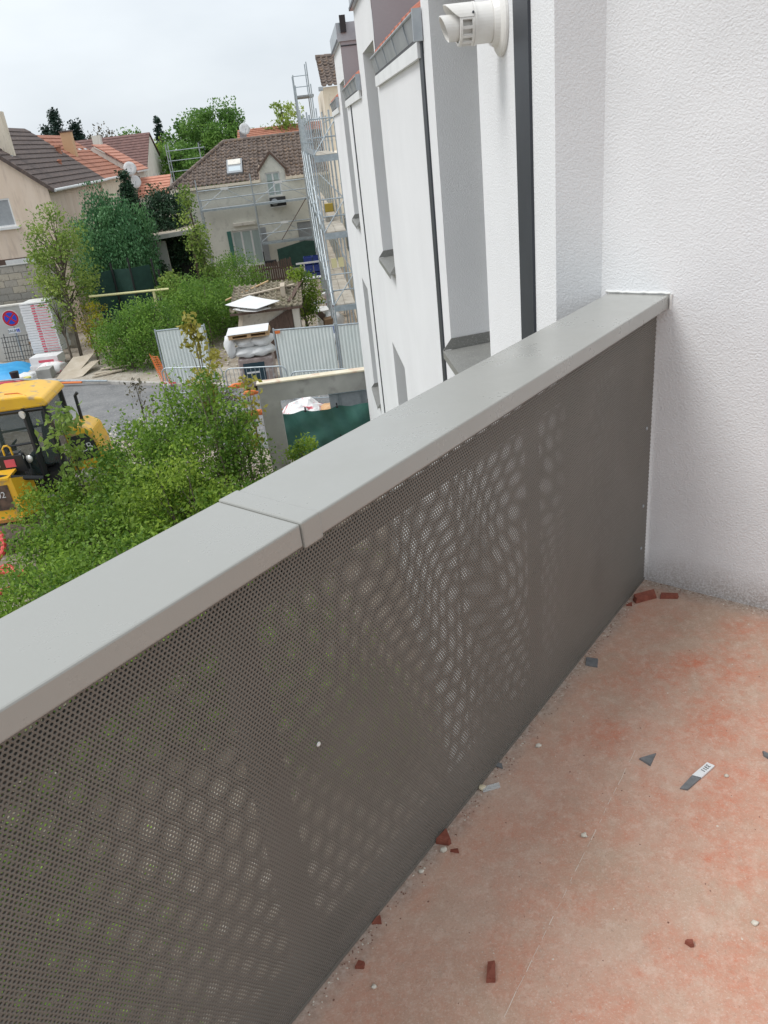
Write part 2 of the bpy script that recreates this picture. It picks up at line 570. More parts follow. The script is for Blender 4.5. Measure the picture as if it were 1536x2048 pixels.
# end walls, roofs
w = MB()
wall_grid(w, (X0, 16.9), (1, 0, 0), (0, 1, 0), 7.0, -0.1, 7.66, [], 0.05, ends=False, top=False)
w.build('wall', M_WHITE, bld)
MB().quad((X0, 2.5, 8.6), (8, 2.5, 8.6), (8, 4.93, 8.6), (X0, 4.93, 8.6)).build('flat_roof', M_CLAD, bld)
for (y0, y1, zt, a, b) in BAYS:
    if a is None:                        # tiled slope behind a zinc gutter
        MB().quad((X0 + 0.02, y0, 7.80), (3.0, y0, 9.09), (3.0, y1, 9.09), (X0 + 0.02, y1, 7.80)).build('roof', M_TILE_RED, bld)
        ye = y1 - 0.03
        MB().box(X0 - 0.028, X0 - 0.003, y0 + 0.06, ye, 7.645, 7.725).build('fascia_board', M_WPAINT, bld)
        MB().box(X0 - 0.022, X0 - 0.004, y0 + 0.0, ye, 7.726, 7.745).build('gutter_gap_shade', M_BLACK, bld)  # black strip painting the shaded gap between fascia and gutter
        gt = MB().prism([(X0 - 0.004, y0 + 0.01, 7.747), (X0 - 0.018, y0 + 0.01, 7.747), (X0 - 0.046, y0 + 0.01, 7.856), (X0 - 0.042, y0 + 0.01, 7.856), (X0 - 0.015, y0 + 0.01, 7.755), (X0 - 0.004, y0 + 0.01, 7.755)], (0, ye - y0, 0))
        gt.tube([(X0 - 0.048, y0 + 0.0, 7.858), (X0 - 0.048, ye + 0.01, 7.858)], 0.009, 8)
        gu = gt.build('gutter', M_ZINC, bld)
        k, yy = 0, y0 + 0.45
        while yy < ye:
            MB().prism([(X0 - 0.021, yy, 7.742), (X0 - 0.054, yy, 7.852), (X0 - 0.048, yy, 7.852), (X0 - 0.015, yy, 7.742)], (0, 0.022, 0)).build('bracket', M_ZINC, gu)
            yy += 0.62
        MB().box(X0 - 0.055, X0 - 0.005, y0 - 0.03, y0 - 0.005, 7.72, 7.875).build('gutter_end_plate', M_ZINC, bld)
        # curved clay tiles along the eave
        nt = int((ye - y0 - 0.15) / 0.2)
        tile_me = None
        for row in range(2):
            for k in range(nt):
                yc = y0 + 0.2 + k * 0.2
                if tile_me is None:
                    t = MB()
                    pr, pi = [], []
                    for j in range(7):
                        an = math.pi * j / 6
                        pr.append((0, -0.105 * math.cos(an), 0.06 * math.sin(an)))
                        pi.append((0, -0.09 * math.cos(an), 0.046 * math.sin(an)))
                    t.prism(pr + pi[::-1], (0.36, 0, 0.21))
                    ob = t.build('roof_tile', M_TILE_RED, bld)
                    tile_me = ob.data
                else:
                    ob = bpy.data.objects.new('roof_tile', tile_me)
                    C.objects.link(ob)
                    ob.parent = bld
                ob.location = Vector((X0 - 0.03 + row * 0.31, yc, 7.842 + row * 0.19 + random.uniform(-.004, .004))) - Vector(bld.location)
    else:                                # taller window bay: clad cheek, metal roof edge
        if y0 > 3:
            MB().prism([(X0 + 0.004, y0 - 0.004, 7.6), (4.5, y0 - 0.004, 7.6), (4.5, y0 - 0.004, zt), (X0 + 0.004, y0 - 0.004, zt)], (0, 0.03, 0)).build('cladding', M_CLAD, bld)
            MB().box(X0 + 0.004, 4.5, y0 - 0.010, y0 - 0.0045, zt - 0.06, zt - 0.045).build('cladding_joint', M_DARK, bld)
        MB().box(X0 - 0.035, X0 + 0.25, y0 - 0.02, y1 + 0.02, zt + 0.002, zt + 0.22).build('roof_edge', M_ZINC, bld)
        MB().box(X0 - 0.045, X0 - 0.036, y0 - 0.02, y1 + 0.02, zt + 0.002, zt + 0.03).build('drip_edge', M_DARK, bld)
        if y0 > 3:
            MB().box(X0 + 0.25, 4.5, y0 - 0.02, y1 + 0.02, zt + 0.002, zt + 0.05).build('flat_roof', M_ZINC, bld)
            MB().box(X0 + 0.02, X0 + 0.10, y0 - 0.08, y0 - 0.021, zt + 0.10, zt + 0.30).build('outlet_box', M_BLACK, bld)
# dark expansion strips
for (a, b, z1) in ((2.745, 2.925, 8.6), (4.935, 5.062, 7.735), (11.40, 11.52, 7.64)):
    MB().box(X0 - 0.010, X0 + 0.01, a, b, 0.0, z1).build('expansion_joint', M_DARK, bld)
# return wall and end wall of the terrace
E2x, E2y = pn(WP, -1.049).x, pn(WP, -1.049).y
w = MB()
w.quad((X0, 2.503, -0.1), (E2x, 2.503, -0.1), (E2x, 2.503, 8.6), (X0, 2.503, 8.6))
a0, a1 = pn(WP, -1.049), pn(WP, 2.60)
w.quad((E2x, 2.503, -0.1), (a1.x, a1.y, -0.1), (a1.x, a1.y, 8.6), (E2x, 2.503, 8.6))
w.build('wall', M_WHITE_DIRTY, bld)
# storeys below the terrace
w = MB()
o = pn(WP, -0.96)
wall_grid(w, (o.x, o.y), -PV, -NV, 5.6, -0.1, 5.44, [(1.2, 2.6, 3.0, 5.0), (3.4, 4.6, 3.0, 5.0)], 0.25, ends=True, top=False)
w.build('wall', M_WHITE, bld)
for s0, s1 in ((1.2, 2.6), (3.4, 4.6)):
    q = pn(WP - s0, -0.72)
    MB().obox(q + Vector((0, 0, 3.0)), -PV * (s1 - s0), NV * 0.05, (0, 0, 2.0)).build('window', M_GLASS_DARK, bld)

# ------------------------------------------------------------------ terrace floor: stained concrete
mf = bpy.data.materials.new('red_stained_concrete')
mf.use_nodes = True
n, l = mf.node_tree.nodes, mf.node_tree.links
b = n['Principled BSDF']
b.inputs['Roughness'].default_value = 0.8
b.inputs['Specular IOR Level'].default_value = 0.35
t = n.new('ShaderNodeTexCoord')
def noise(scale, detail=6.0, rough=0.6, dist=0.0, src=None):
    a = n.new('ShaderNodeTexNoise')
    a.inputs['Scale'].default_value = scale
    a.inputs['Detail'].default_value = detail
    a.inputs['Roughness'].default_value = rough
    a.inputs['Distortion'].default_value = dist
    l.new(src or t.outputs['Object'], a.inputs['Vector'])
    return a.outputs['Fac']
def ramp(fac, p0, p1, c0=(0, 0, 0), c1=(1, 1, 1)):
    r = n.new('ShaderNodeValToRGB')
    r.color_ramp.elements[0].position = p0
    r.color_ramp.elements[0].color = (*c0, 1)
    r.color_ramp.elements[1].position = p1
    r.color_ramp.elements[1].color = (*c1, 1)
    l.new(fac, r.inputs['Fac'])
    return r.outputs['Color']
def mixc(fac, a, bb, blend='MIX'):
    x = n.new('ShaderNodeMix')
    x.data_type = 'RGBA'
    x.blend_type = blend
    if isinstance(fac, float):
        x.inputs['Factor'].default_value = fac
    else:
        l.new(fac, x.inputs['Factor'])
    for k, s in (('A', a), ('B', bb)):
        if isinstance(s, tuple):
            x.inputs[k].default_value = (*s, 1)
        else:
            l.new(s, x.inputs[k])
    return x.outputs['Result']
def math2(op, a, bb):
    x = n.new('ShaderNodeMath')
    x.operation = op
    for k, s in enumerate((a, bb)):
        if isinstance(s, (int, float)):
            x.inputs[k].default_value = s
        else:
            l.new(s, x.inputs[k])
    return x.outputs['Value']
def blob(cx, cy, sx, sy, ang):           # soft elliptical area on the floor, 1 in its middle
    mpn = n.new('ShaderNodeMapping')
    mpn.vector_type = 'TEXTURE'
    mpn.inputs['Location'].default_value = (cx, cy, FLOOR)
    mpn.inputs['Rotation'].default_value = (0, 0, ang)
    mpn.inputs['Scale'].default_value = (sx, sy, 1)
    l.new(t.outputs['Object'], mpn.inputs['Vector'])
    gq = n.new('ShaderNodeTexGradient')
    gq.gradient_type = 'SPHERICAL'
    l.new(mpn.outputs['Vector'], gq.inputs['Vector'])
    return gq.outputs['Fac']
col = ramp(noise(2.3, 7), 0.35, 0.68, (0.47, 0.325, 0.24), (0.56, 0.365, 0.28))
# where red brick dust was trodden in: broad patches plus noise
pA = pn(1.98, -0.45); pB = pn(1.15, -0.32); pC = pn(1.6, 0.1)
spread = math2('ADD', math2('MULTIPLY', blob(pA.x, pA.y, 0.75, 0.42, R(20)), 0.9), math2('MULTIPLY', blob(pB.x, pB.y, 0.5, 0.42, 0.3), 0.55))
spread = math2('ADD', spread, math2('MULTIPLY', blob(pC.x, pC.y, 0.8, 0.6, 0.0), 0.5))
spread = math2('ADD', spread, 0.45)
redn = ramp(noise(5.5, 12, 0.72, 0.15), 0.40, 0.66)
red = math2('MULTIPLY', math2('MULTIPLY', spread, redn), math2('ADD', math2('MULTIPLY', ramp(noise(48.0, 10, 0.8), 0.38, 0.62), 0.75), 0.45))
col = mixc(red, col, (0.55, 0.185, 0.105))
pale = ramp(noise(13.0, 10, 0.75, 0.1), 0.52, 0.72)
col = mixc(math2('MULTIPLY', pale, 0.45), col, (0.72, 0.57, 0.47))
grey = ramp(noise(2.6, 9, 0.7), 0.46, 0.70)
col = mixc(math2('MULTIPLY', grey, 0.32), col, (0.37, 0.305, 0.235))
streak = ramp(noise(34.0, 12, 0.8), 0.50, 0.66)
col = mixc(math2('MULTIPLY', streak, 0.52), col, (0.66, 0.50, 0.41))
blot = ramp(noise(26.0, 12, 0.8), 0.52, 0.70)
col = mixc(math2('MULTIPLY', blot, 0.50), col, (0.36, 0.215, 0.155))
speck = ramp(noise(210.0, 4, 0.7), 0.55, 0.72)
col = mixc(math2('MULTIPLY', speck, 0.60), col, (0.68, 0.60, 0.52))
dark = ramp(noise(120.0, 5, 0.75), 0.58, 0.74)
col = mixc(math2('MULTIPLY', dark, 0.58), col, (0.16, 0.11, 0.085))
# grey grime gathered along the foot of the balustrade and of the end wall
dp = n.new('ShaderNodeVectorMath'); dp.operation = 'DOT_PRODUCT'; dp.inputs[1].default_value = NV
l.new(t.outputs['Object'], dp.inputs[0])
dq = n.new('ShaderNodeVectorMath'); dq.operation = 'DOT_PRODUCT'; dq.inputs[1].default_value = PV
l.new(t.outputs['Object'], dq.inputs[0])
wob = math2('MULTIPLY', noise(14.0, 6, 0.7), 0.10)
def edge(val, lo, hi):
    r = n.new('ShaderNodeMapRange')
    r.inputs['From Min'].default_value = lo
    r.inputs['From Max'].default_value = hi
    r.inputs['To Min'].default_value = 1.0
    r.inputs['To Max'].default_value = 0.0
    l.new(val, r.inputs['Value'])
    return r.outputs['Result']
e1 = edge(math2('SUBTRACT', dp.outputs['Value'], wob), -0.915, -0.855)
e2 = edge(math2('SUBTRACT', math2('MULTIPLY', dq.outputs['Value'], -1.0), wob), -2.50, -2.42)
grime = math2('MAXIMUM', e1, e2)
gg = ramp(noise(70.0, 5, 0.75), 0.40, 0.64, (0.20, 0.17, 0.14), (0.52, 0.48, 0.43))
col = mixc(math2('MULTIPLY', grime, 0.7), col, gg)
l.new(col, b.inputs['Base Color'])
bm1 = n.new('ShaderNodeBump'); bm1.inputs['Strength'].default_value = 0.6; bm1.inputs['Distance'].default_value = 0.003
l.new(noise(120.0, 5, 0.7), bm1.inputs['Height'])
l.new(bm1.outputs['Normal'], b.inputs['Normal'])
fl = MB()
q = [pn(WP - 5.6, -0.955, 5.45), pn(WP - 0.001, -0.955, 5.45), pn(WP - 0.001, 2.598, 5.45), pn(WP - 5.6, 2.598, 5.45)]
fl.prism(q, (0, 0, 0.25))
fl.build('terrace_floor', mf, kind='structure')

# ------------------------------------------------------------------ balustrade: metal coping over two perforated sheets
bal = thing('balustrade', 'grey metal balustrade of perforated sheet under a wide flat coping', 'balustrade', pn(0.8, -0.9, FLOOR))
TOP = 6.75
def coping(name, p0, p1, grow=0.0, drop=0.0):
    prof = [(-1.022 - grow, TOP - 0.042 - drop), (-1.022 - grow, TOP + grow), (-0.824 + grow, TOP + grow), (-0.824 + grow, TOP - 0.042 - drop),
            (-0.833 + grow, TOP - 0.042 - drop), (-0.833 + grow, TOP - 0.008), (-1.013 - grow, TOP - 0.008), (-1.013 - grow, TOP - 0.042 - drop)]
    b = MB()
    b.prism([pn(p0, q[0], q[1]) for q in prof], PV * (p1 - p0))
    return b.build(name, M_COPING, bal, bevel=0.0035)
coping('coping', 0.80, 2.449)
coping('coping', -3.0, 0.7555)
coping('coping_sleeve', 0.757, 0.803, 0.0022, 0.005)
MB().obox(pn(0.700, -1.011, TOP - 0.03), PV * 0.10, NV * 0.176, (0, 0, 0.026)).build('joint_plate', M_DARK, bal)
M_SEAL = mat('white_sealant', (0.72, 0.72, 0.70), 0.6)
sl = MB()
pts = []
for k in range(16):
    pts.append(pn(2.450, -1.03 + 0.21 * k / 15, TOP + 0.004 + 0.003 * random.random()))
sl.tube(pts, 0.004, 6)
sl.tube([pn(2.450, -0.818, TOP + 0.004), pn(2.450, -0.819, TOP - 0.02), pn(2.450, -0.82, TOP - 0.045)], 0.004, 6)
sl.build('sealant_bead', M_SEAL, bal)

def perforated(name, nn, p0, p1, z0, z1, thick, pitch=0.008, rad=0.0025, wave=0.0):
    """steel sheet with round holes in staggered rows, every hole real"""
    dx, dz = pitch, pitch * math.sqrt(3) / 2
    nc, nr = int((p1 - p0) / dx), int((z1 - z0) / dz)
    ii, jj = np.meshgrid(np.arange(nc), np.arange(nr), indexing='ij')
    cx = p0 + (ii + 0.5 * (jj % 2)) * dx
    cz = z0 + 0.006 + jj * dz
    cx, cz = cx.ravel(), cz.ravel()
    cells = len(cx)
    ang = np.pi / 6 + np.arange(6) * np.pi / 3
    oc, os_ = np.cos(ang) * (pitch / math.sqrt(3)), np.sin(ang) * (pitch / math.sqrt(3))
    ic, is_ = np.cos(ang) * rad * 1.1, np.sin(ang) * rad * 1.1
    def ring(rx, rz, n):
        x = cx[:, None] + rx[None, :]
        z = cz[:, None] + rz[None, :]
        n = n + wave * (np.sin(x * 7.3 + 1.6 * np.sin(z * 6.0 + x * 2.0)) * np.sin((z - z0) * math.pi / (z1 - z0)) + 0.6 * np.sin(x * 17.0 + z * 11.0 + 1.3 * np.sin(x * 5.0)) * np.sin((z - z0) * math.pi / (z1 - z0)))
        return np.stack([x * PV.x + n * NV.x, x * PV.y + n * NV.y, z], -1)
    rings = [ring(oc, os_, nn), ring(ic, is_, nn)]
    if thick:
        rings.append(ring(ic, is_, nn - thick))
    v = np.concatenate(rings, 1)                       # cells, 12|18, 3
    per = v.shape[1]
    base = (np.arange(cells) * per)[:, None, None]
    k = np.arange(6)
    k2 = (k + 1) % 6
    fs = [np.stack([k, k2, 6 + k2, 6 + k], -1)]
    if thick:
        fs.append(np.stack([6 + k, 6 + k2, 12 + k2, 12 + k], -1))
    F = np.concatenate(fs, 0)[None] + base
    return np_mesh(name, v.reshape(-1, 3), F.reshape(-1, 4), M_PANEL, bal)
perforated('perforated_sheet', -0.857, -0.70, 2.449, FLOOR + 0.012, TOP - 0.036, 0.0017)
perforated('perforated_sheet', -0.982, -0.70, 2.449, FLOOR - 0.05, TOP - 0.036, 0.0, wave=0.0042)
MB().obox(pn(-3.0, -0.857, FLOOR + 0.012), PV * 2.298, NV * 0.002, (0, 0, 1.0)).build('plain_sheet', M_PANEL, bal)
MB().obox(pn(-0.70, -0.8575, FLOOR + 0.002), PV * 3.149, NV * 0.002, (0, 0, 0.010)).build('bottom_flange', M_PANEL, bal)
for z in (TOP - 0.135, FLOOR + 0.06):
    MB().obox(pn(-0.7, -0.90, z), PV * 3.14, NV * 0.035, (0, 0, 0.03)).build('rail', M_PANEL, bal)
for p in (-0.45, 0.62, 1.95):
    MB().obox(pn(p, -0.935, FLOOR + 0.01), PV * 0.05, NV * 0.05, (0, 0, 0.99)).build('post', M_PANEL, bal)
for p, z in ((2.40, 6.32), (2.40, 6.03), (2.40, 5.86)):
    MB().lathe(pn(p, -0.857, z), NV, [(0.0, 0.006), (0.002, 0.006), (0.0035, 0.003), (0.0036, 0.0)], 10).build('rivet', M_ZINC, bal, smooth=True)

# ------------------------------------------------------------------ boiler flue on the white facade
fy, fz = 3.12, 7.600
flue = thing('flue_terminal', 'white plastic boiler flue terminal sticking out of the white facade', 'flue', (X0, fy, fz))
AX = (-1, 0, 0)
fo = (X0, fy, fz)
MB().lathe(fo, AX, [(0.001, 0.0), (0.001, 0.108), (0.010, 0.108), (0.016, 0.100), (0.022, 0.082), (0.040, 0.072), (0.040, 0.0)], 40).build('flange', M_PVC, flue, smooth=False)
MB().lathe(fo, AX, [(0.0405, 0.0), (0.0405, 0.063), (0.098, 0.0635), (0.098, 0.067), (0.106, 0.067), (0.106, 0.05), (0.106, 0.0)], 40).build('outer_tube', M_PVC, flue, smooth=False)
gr = MB()
gr.lathe(fo, AX, [(0.1065, 0.053), (0.1065, 0.065), (0.116, 0.065), (0.116, 0.053)], 40)
gr.lathe(fo, AX, [(0.150, 0.055), (0.150, 0.065), (0.158, 0.063), (0.158, 0.053)], 40)
for k in range(14):
    t_ = 2 * math.pi * (k + 0.5) / 14
    d = Vector((0, math.cos(t_), math.sin(t_)))
    e = Vector((0, -math.sin(t_), math.cos(t_)))
    gr.obox(Vector(fo) + Vector((-0.1155, 0, 0)) + d * 0.0565 - e * 0.0045, (-0.035, 0, 0), d * 0.008, e * 0.009)
gr.build('grille', M_PVC, flue)
hd = MB()                                # rain lip over the top half
ring_o, ring_i = [], []
vs, fs = [], []
for j in range(15):
    an = R(15) + R(150) * j / 14
    ext = 0.045 * math.sin((an - R(15)) * 180 / 150) ** 0.7 if 0 < j < 14 else 0.0
    for r_, xx in ((0.0665, 0.110), (0.0665, 0.158 + ext), (0.064, 0.158 + ext), (0.064, 0.110)):
        vs.append((X0 - xx, fy + r_ * math.cos(an), fz + r_ * math.sin(an)))
for j in range(14):
    for k in range(4):
        fs.append((j * 4 + k, j * 4 + (k + 1) % 4, j * 4 + 4 + (k + 1) % 4, j * 4 + 4 + k))
hd.add(vs, fs)
hd.build('rain_lip', M_PVC, flue)
it = MB()                                # inner pipe, cut on the slant
vs, fs = [], []
for j in range(28):
    an = 2 * math.pi * j / 28
    c_, s_ = math.cos(an), math.sin(an)
    end = 0.205 + 0.014 * s_
    for r_, xx in ((0.0415, 0.100), (0.0415, end), (0.0375, end), (0.0375, 0.100)):
        vs.append((X0 - xx, fy + r_ * c_, fz - 0.006 + r_ * s_))
for j in range(28):
    j2 = (j + 1) % 28
    for k in range(3):
        fs.append((j * 4 + k, j2 * 4 + k, j2 * 4 + k + 1, j * 4 + k + 1))
it.add(vs, fs)
it.build('inner_tube', M_PVC, flue)
MB().lathe(fo, AX, [(0.101, 0.037), (0.101, 0.0)], 20).build('inner_baffle', M_BLACK, flue)
for zz in (0.03,):
    MB().lathe((X0 - 0.112, fy - 0.060, fz + 0.028), (0, -1, 0.4), [(0, 0.004), (0.004, 0.004), (0.004, 0)], 8).build('screw', M_DARK, flue)

# ------------------------------------------------------------------ plants
M_BARK = mat('bark', (0.11, 0.085, 0.065), 0.9, (0.19, 0.16, 0.13), nscale=9, bump=0.5, bscale=30, stretch=(4, 4, 1))
L_SHRUB = leafmat('leaf_shrub', (0.050, 0.140, 0.020), (0.360, 0.540, 0.080))
L_SHRUB2 = leafmat('leaf_shrub_bright', (0.070, 0.170, 0.020), (0.420, 0.560, 0.080))
L_HEDGE = leafmat('leaf_hedge', (0.070, 0.175, 0.030), (0.310, 0.500, 0.090))
L_MAPLE = leafmat('leaf_maple', (0.120, 0.225, 0.040), (0.420, 0.520, 0.130))
L_YOUNG = leafmat('leaf_young', (0.230, 0.220, 0.045), (0.600, 0.540, 0.120))
L_YELLOW = leafmat('leaf_yellow', (0.160, 0.170, 0.015), (0.480, 0.420, 0.030))
L_THUJA = leafmat('leaf_thuja', (0.045, 0.145, 0.062), (0.160, 0.330, 0.130), 0.15)
L_DARK = leafmat('leaf_dark', (0.012, 0.042, 0.022), (0.048, 0.105, 0.048), 0.15)
L_FAR = leafmat('leaf_far', (0.065, 0.165, 0.036), (0.230, 0.400, 0.085))
L_FARD = leafmat('leaf_far_dark', (0.012, 0.034, 0.026), (0.035, 0.075, 0.050), 0.1)
L_BROWN = leafmat('leaf_brown', (0.070, 0.062, 0.040), (0.220, 0.200, 0.140), 0.25)

def leaves(name, centres, spread, n, size, m, parent, up=0.35, vert=False, aspect=0.55, tintbias=None):
    """n small pointed leaves scattered round the cluster centres"""
    K = len(centres)
    idx = rng.integers(0, K, n)
    p = centres[idx] + np.clip(rng.normal(0, 1, (n, 3)), -1.7, 1.7) * spread[idx][:, None] * (np.array([0.75, 0.75, 1.3]) if vert else np.array([1, 1, 0.8]))
    d = rng.normal(0, 1, (n, 3))
    if vert:
        d[:, 2] = np.abs(d[:, 2]) + 1.6
    d /= np.linalg.norm(d, axis=1)[:, None]
    nn = rng.normal(0, 1, (n, 3)) + np.array([0, 0, up * 3])
    s = np.cross(d, nn)
    s /= np.linalg.norm(s, axis=1)[:, None] + 1e-9
    L = size * rng.uniform(0.6, 1.35, n)[:, None]
    fold = np.cross(d, s) * L * 0.12
    v = np.stack([p - d * L * 0.5, p + s * L * aspect * 0.5 + fold, p + d * L * 0.5, p - s * L * aspect * 0.5 + fold], 1)
    F = (np.arange(n) * 4)[:, None] + np.arange(4)[None]
    kt = rng.uniform(0.0, 1.0, K)
    tint = np.clip(0.70 * kt[idx] ** 1.3 + rng.uniform(0, 0.30, n), 0, 1)
    if tintbias is not None:
        tint = np.clip(tint + tintbias[idx], 0, 1)
    return np_mesh(name, v.reshape(-1, 3), F, m, parent, tint=tint)

def plant(name, label, cat, x, y, h, r, m, nleaf=6000, size=0.07, k=60, z0=0.12, shape='dome', group=None, trunk=0.05, ry=None, stems=1, spread=None, limbs=10, vert=False, lean=(0, 0), part='crown', tall=1.0):
    t = thing(name, label, cat, (x, y, 0), group)
    ry = ry or r
    c = []
    while len(c) < k:
        u = rng.uniform(-1, 1, 3)
        if shape == 'dome':
            q = np.linalg.norm(u)
            if q > 1 or q < 0.35:
                continue
            zz = z0 + (1 - z0) * (u[2] * 0.5 + 0.5)
            f = 1.0 - 0.25 * max(0, (0.25 - (u[2] * .5 + .5)))
            c.append((x + u[0] * r * f, y + u[1] * ry * f, zz * h * 0.96))
        elif shape == 'cone':
            zz = rng.uniform(0, 1) ** 1.25
            rad = (1 - zz) ** 0.8
            a = rng.uniform(0, 2 * np.pi)
            q = math.sqrt(rng.uniform(0.25, 1))
            c.append((x + math.cos(a) * r * rad * q, y + math.sin(a) * ry * rad * q, h * (z0 + (0.98 - z0) * zz)))
        elif shape == 'column':
            zz = rng.uniform(0, 1)
            rad = min(1.0, 2.6 * (1 - zz) + 0.12) * (0.7 + 0.3 * math.sin(9 * zz + x))
            a = rng.uniform(0, 2 * np.pi)
            q = math.sqrt(rng.uniform(0.05, 1))
            c.append((x + math.cos(a) * r * rad * q, y + math.sin(a) * ry * rad * q, h * (z0 + (1 - z0) * zz)))
    c = np.array(c)
    c[:, 0] += lean[0] * c[:, 2] / h
    c[:, 1] += lean[1] * c[:, 2] / h
    sp = (spread or r * 0.20) * rng.uniform(0.6, 1.3, k)
    b = MB()
    for s in range(stems):
        bx, by = (x, y) if stems == 1 else (x + rng.normal(0, r * 0.25), y + rng.normal(0, r * 0.25))
        top = Vector((bx + lean[0] * 0.85 + rng.normal(0, r * 0.15), by + lean[1] * 0.85 + rng.normal(0, r * 0.15), h * 0.88))
        mid = Vector((bx + lean[0] * 0.4 + rng.normal(0, r * 0.06), by + lean[1] * 0.4 + rng.normal(0, r * 0.06), h * 0.45))
        b.tube([(bx, by, -0.05), mid, top], trunk / math.sqrt(stems), 6, r2=trunk * 0.15)
        for q in rng.integers(0, k, max(1, limbs // stems)):
            e = Vector(c[q])
            tt = min(0.9, max(0.12, e.z / h * 0.75))
            p0 = Vector((bx, by, 0)).lerp(mid, tt / 0.45) if tt < 0.45 else mid.lerp(top, (tt - 0.45) / 0.55)
            b.tube([p0, p0.lerp(e, 0.55) + Vector((0, 0, 0.04 * h * (e.z > p0.z))), e], trunk * 0.4 / math.sqrt(stems), 5, r2=trunk * 0.08)
    b.build('trunk' if stems == 1 else 'stems', M_BARK, t)
    leaves(part, c, sp, nleaf, size, m, t, vert=vert)
    return t

G1 = 'shrubs and young trees between the terrace and the street'
# in front, below the balustrade
for (lab, x, y, h, r) in (('low shrub at the foot of the white building, below the coping joint', -1.6, 9.6, 1.5, 1.2), ('low shrub on the bank close below the terrace', -3.2, 8.6, 1.3, 1.3),
                          ('wide low shrub on the bank left of the terrace', -5.0, 6.6, 1.1, 1.6), ('low shrub on the bank nearest the red pipes', -6.4, 9.2, 1.1, 1.4), ('wide low shrub right outside the near end of the terrace', -3.6, 4.8, 1.1, 1.4), ('low shrub in the corner between terrace and white facade', -0.4, 7.6, 1.4, 0.9)):
    plant('shrub', lab, 'shrub', x, y, h, r, L_SHRUB, 4500, 0.09, 70, 0.02, group=G1, stems=3, limbs=10)
plant('shrub', 'low leafy shrub right against the side of the yellow bucket', 'shrub', -6.15, 15.35, 1.55, 0.8, L_SHRUB2, 3906, 0.081, 60, 0.03, group=G1, stems=3, limbs=12)
plant('shrub', 'small shrub between the loader hood and the tall shrub', 'shrub', -5.0, 16.4, 1.75, 0.75, L_SHRUB2, 3534, 0.081, 60, 0.03, group=G1, stems=3, limbs=14)
plant('shrub', 'tall leafy shrub before the corrugated hoarding, its top thinning to grey-brown twigs', 'shrub', -2.95, 15.2, 3.65, 1.1, L_SHRUB, 10230, 0.081, 120, 0.05, group=G1, stems=4, trunk=0.05, limbs=24)
plant('shrub', 'thin reddish-stemmed shrub right beside the concrete gateway pier', 'shrub', -2.05, 15.4, 2.75, 0.65, L_SHRUB, 2418, 0.081, 70, 0.03, group=G1, stems=7, trunk=0.055, limbs=60)
plant('shrub', 'spreading shrub growing closest to the rear of the yellow loader', 'shrub', -4.15, 15.6, 2.55, 1.15, L_SHRUB, 7905, 0.091, 90, 0.05, group=G1, stems=4, limbs=20)
plant('shrub', 'bright green bushy shrub in the middle of the thicket below the coping', 'shrub', -3.15, 13.4, 2.35, 1.05, L_SHRUB2, 8370, 0.086, 100, 0.03, group=G1, stems=3, limbs=16)
plant('shrub', 'low dense shrub that hides the front wheel of the yellow loader', 'shrub', -5.45, 14.2, 1.45, 1.15, L_SHRUB, 7440, 0.086, 100, 0.02, group=G1, stems=3, limbs=12)
plant('shrub', 'dark shrub by the red pipes at the left picture edge', 'shrub', -5.35, 12.0, 1.35, 1.15, L_SHRUB, 7905, 0.081, 100, 0.02, group=G1, stems=3, limbs=12)
plant('shrub', 'fresh green shrub tucked against the coping beside the gateway pier', 'shrub', -1.95, 13.0, 1.95, 0.95, L_SHRUB2, 7440, 0.081, 90, 0.03, group=G1, stems=3, limbs=14)
plant('shrub', 'dense dark green shrub rising right behind the coping joint', 'shrub', -3.75, 11.6, 1.75, 1.25, L_SHRUB, 10230, 0.081, 120, 0.02, group=G1, stems=3, limbs=12)
plant('shrub', 'small upright shrub growing in front of the green tarpaulin', 'shrub', -0.78, 16.4, 1.5, 0.42, L_SHRUB2, 1767, 0.076, 34, 0.05, group=G1, stems=3, trunk=0.03, limbs=9)
plant('sapling', 'slim sapling with yellowish young leaves in front of the hoarding', 'sapling', -2.68, 16.2, 4.35, 0.36, L_YOUNG, 520, 0.14, 22, 0.55, 'column', G1, trunk=0.028, limbs=14, spread=0.12)
plant('sapling', 'thin yellow-leaved sapling in front of the wrapped pallet stack', 'sapling', -1.85, 16.6, 2.75, 0.38, L_YOUNG, 300, 0.13, 14, 0.45, 'column', G1, trunk=0.024, limbs=14, spread=0.12)
plant('sapling', 'slender ash sapling with drooping pale leaflets before the loader cab', 'sapling', -5.55, 15.6, 2.95, 0.42, L_MAPLE, 420, 0.15, 18, 0.4, 'column', G1, trunk=0.024, limbs=14, spread=0.13)
plant('sapling', 'bare-topped sapling with brown buds standing before the asphalt', 'sapling', -4.45, 17.6, 2.9, 0.35, L_BROWN, 160, 0.09, 14, 0.4, 'column', G1, trunk=0.02, limbs=16, spread=0.12)
plant('dry_shrub', 'grey-brown half dry shrub between the green shrub and the pallets', 'shrub', -2.75, 16.9, 2.9, 0.75, L_BROWN, 2600, 0.06, 60, 0.45, 'dome', G1, trunk=0.03, stems=4, limbs=40)

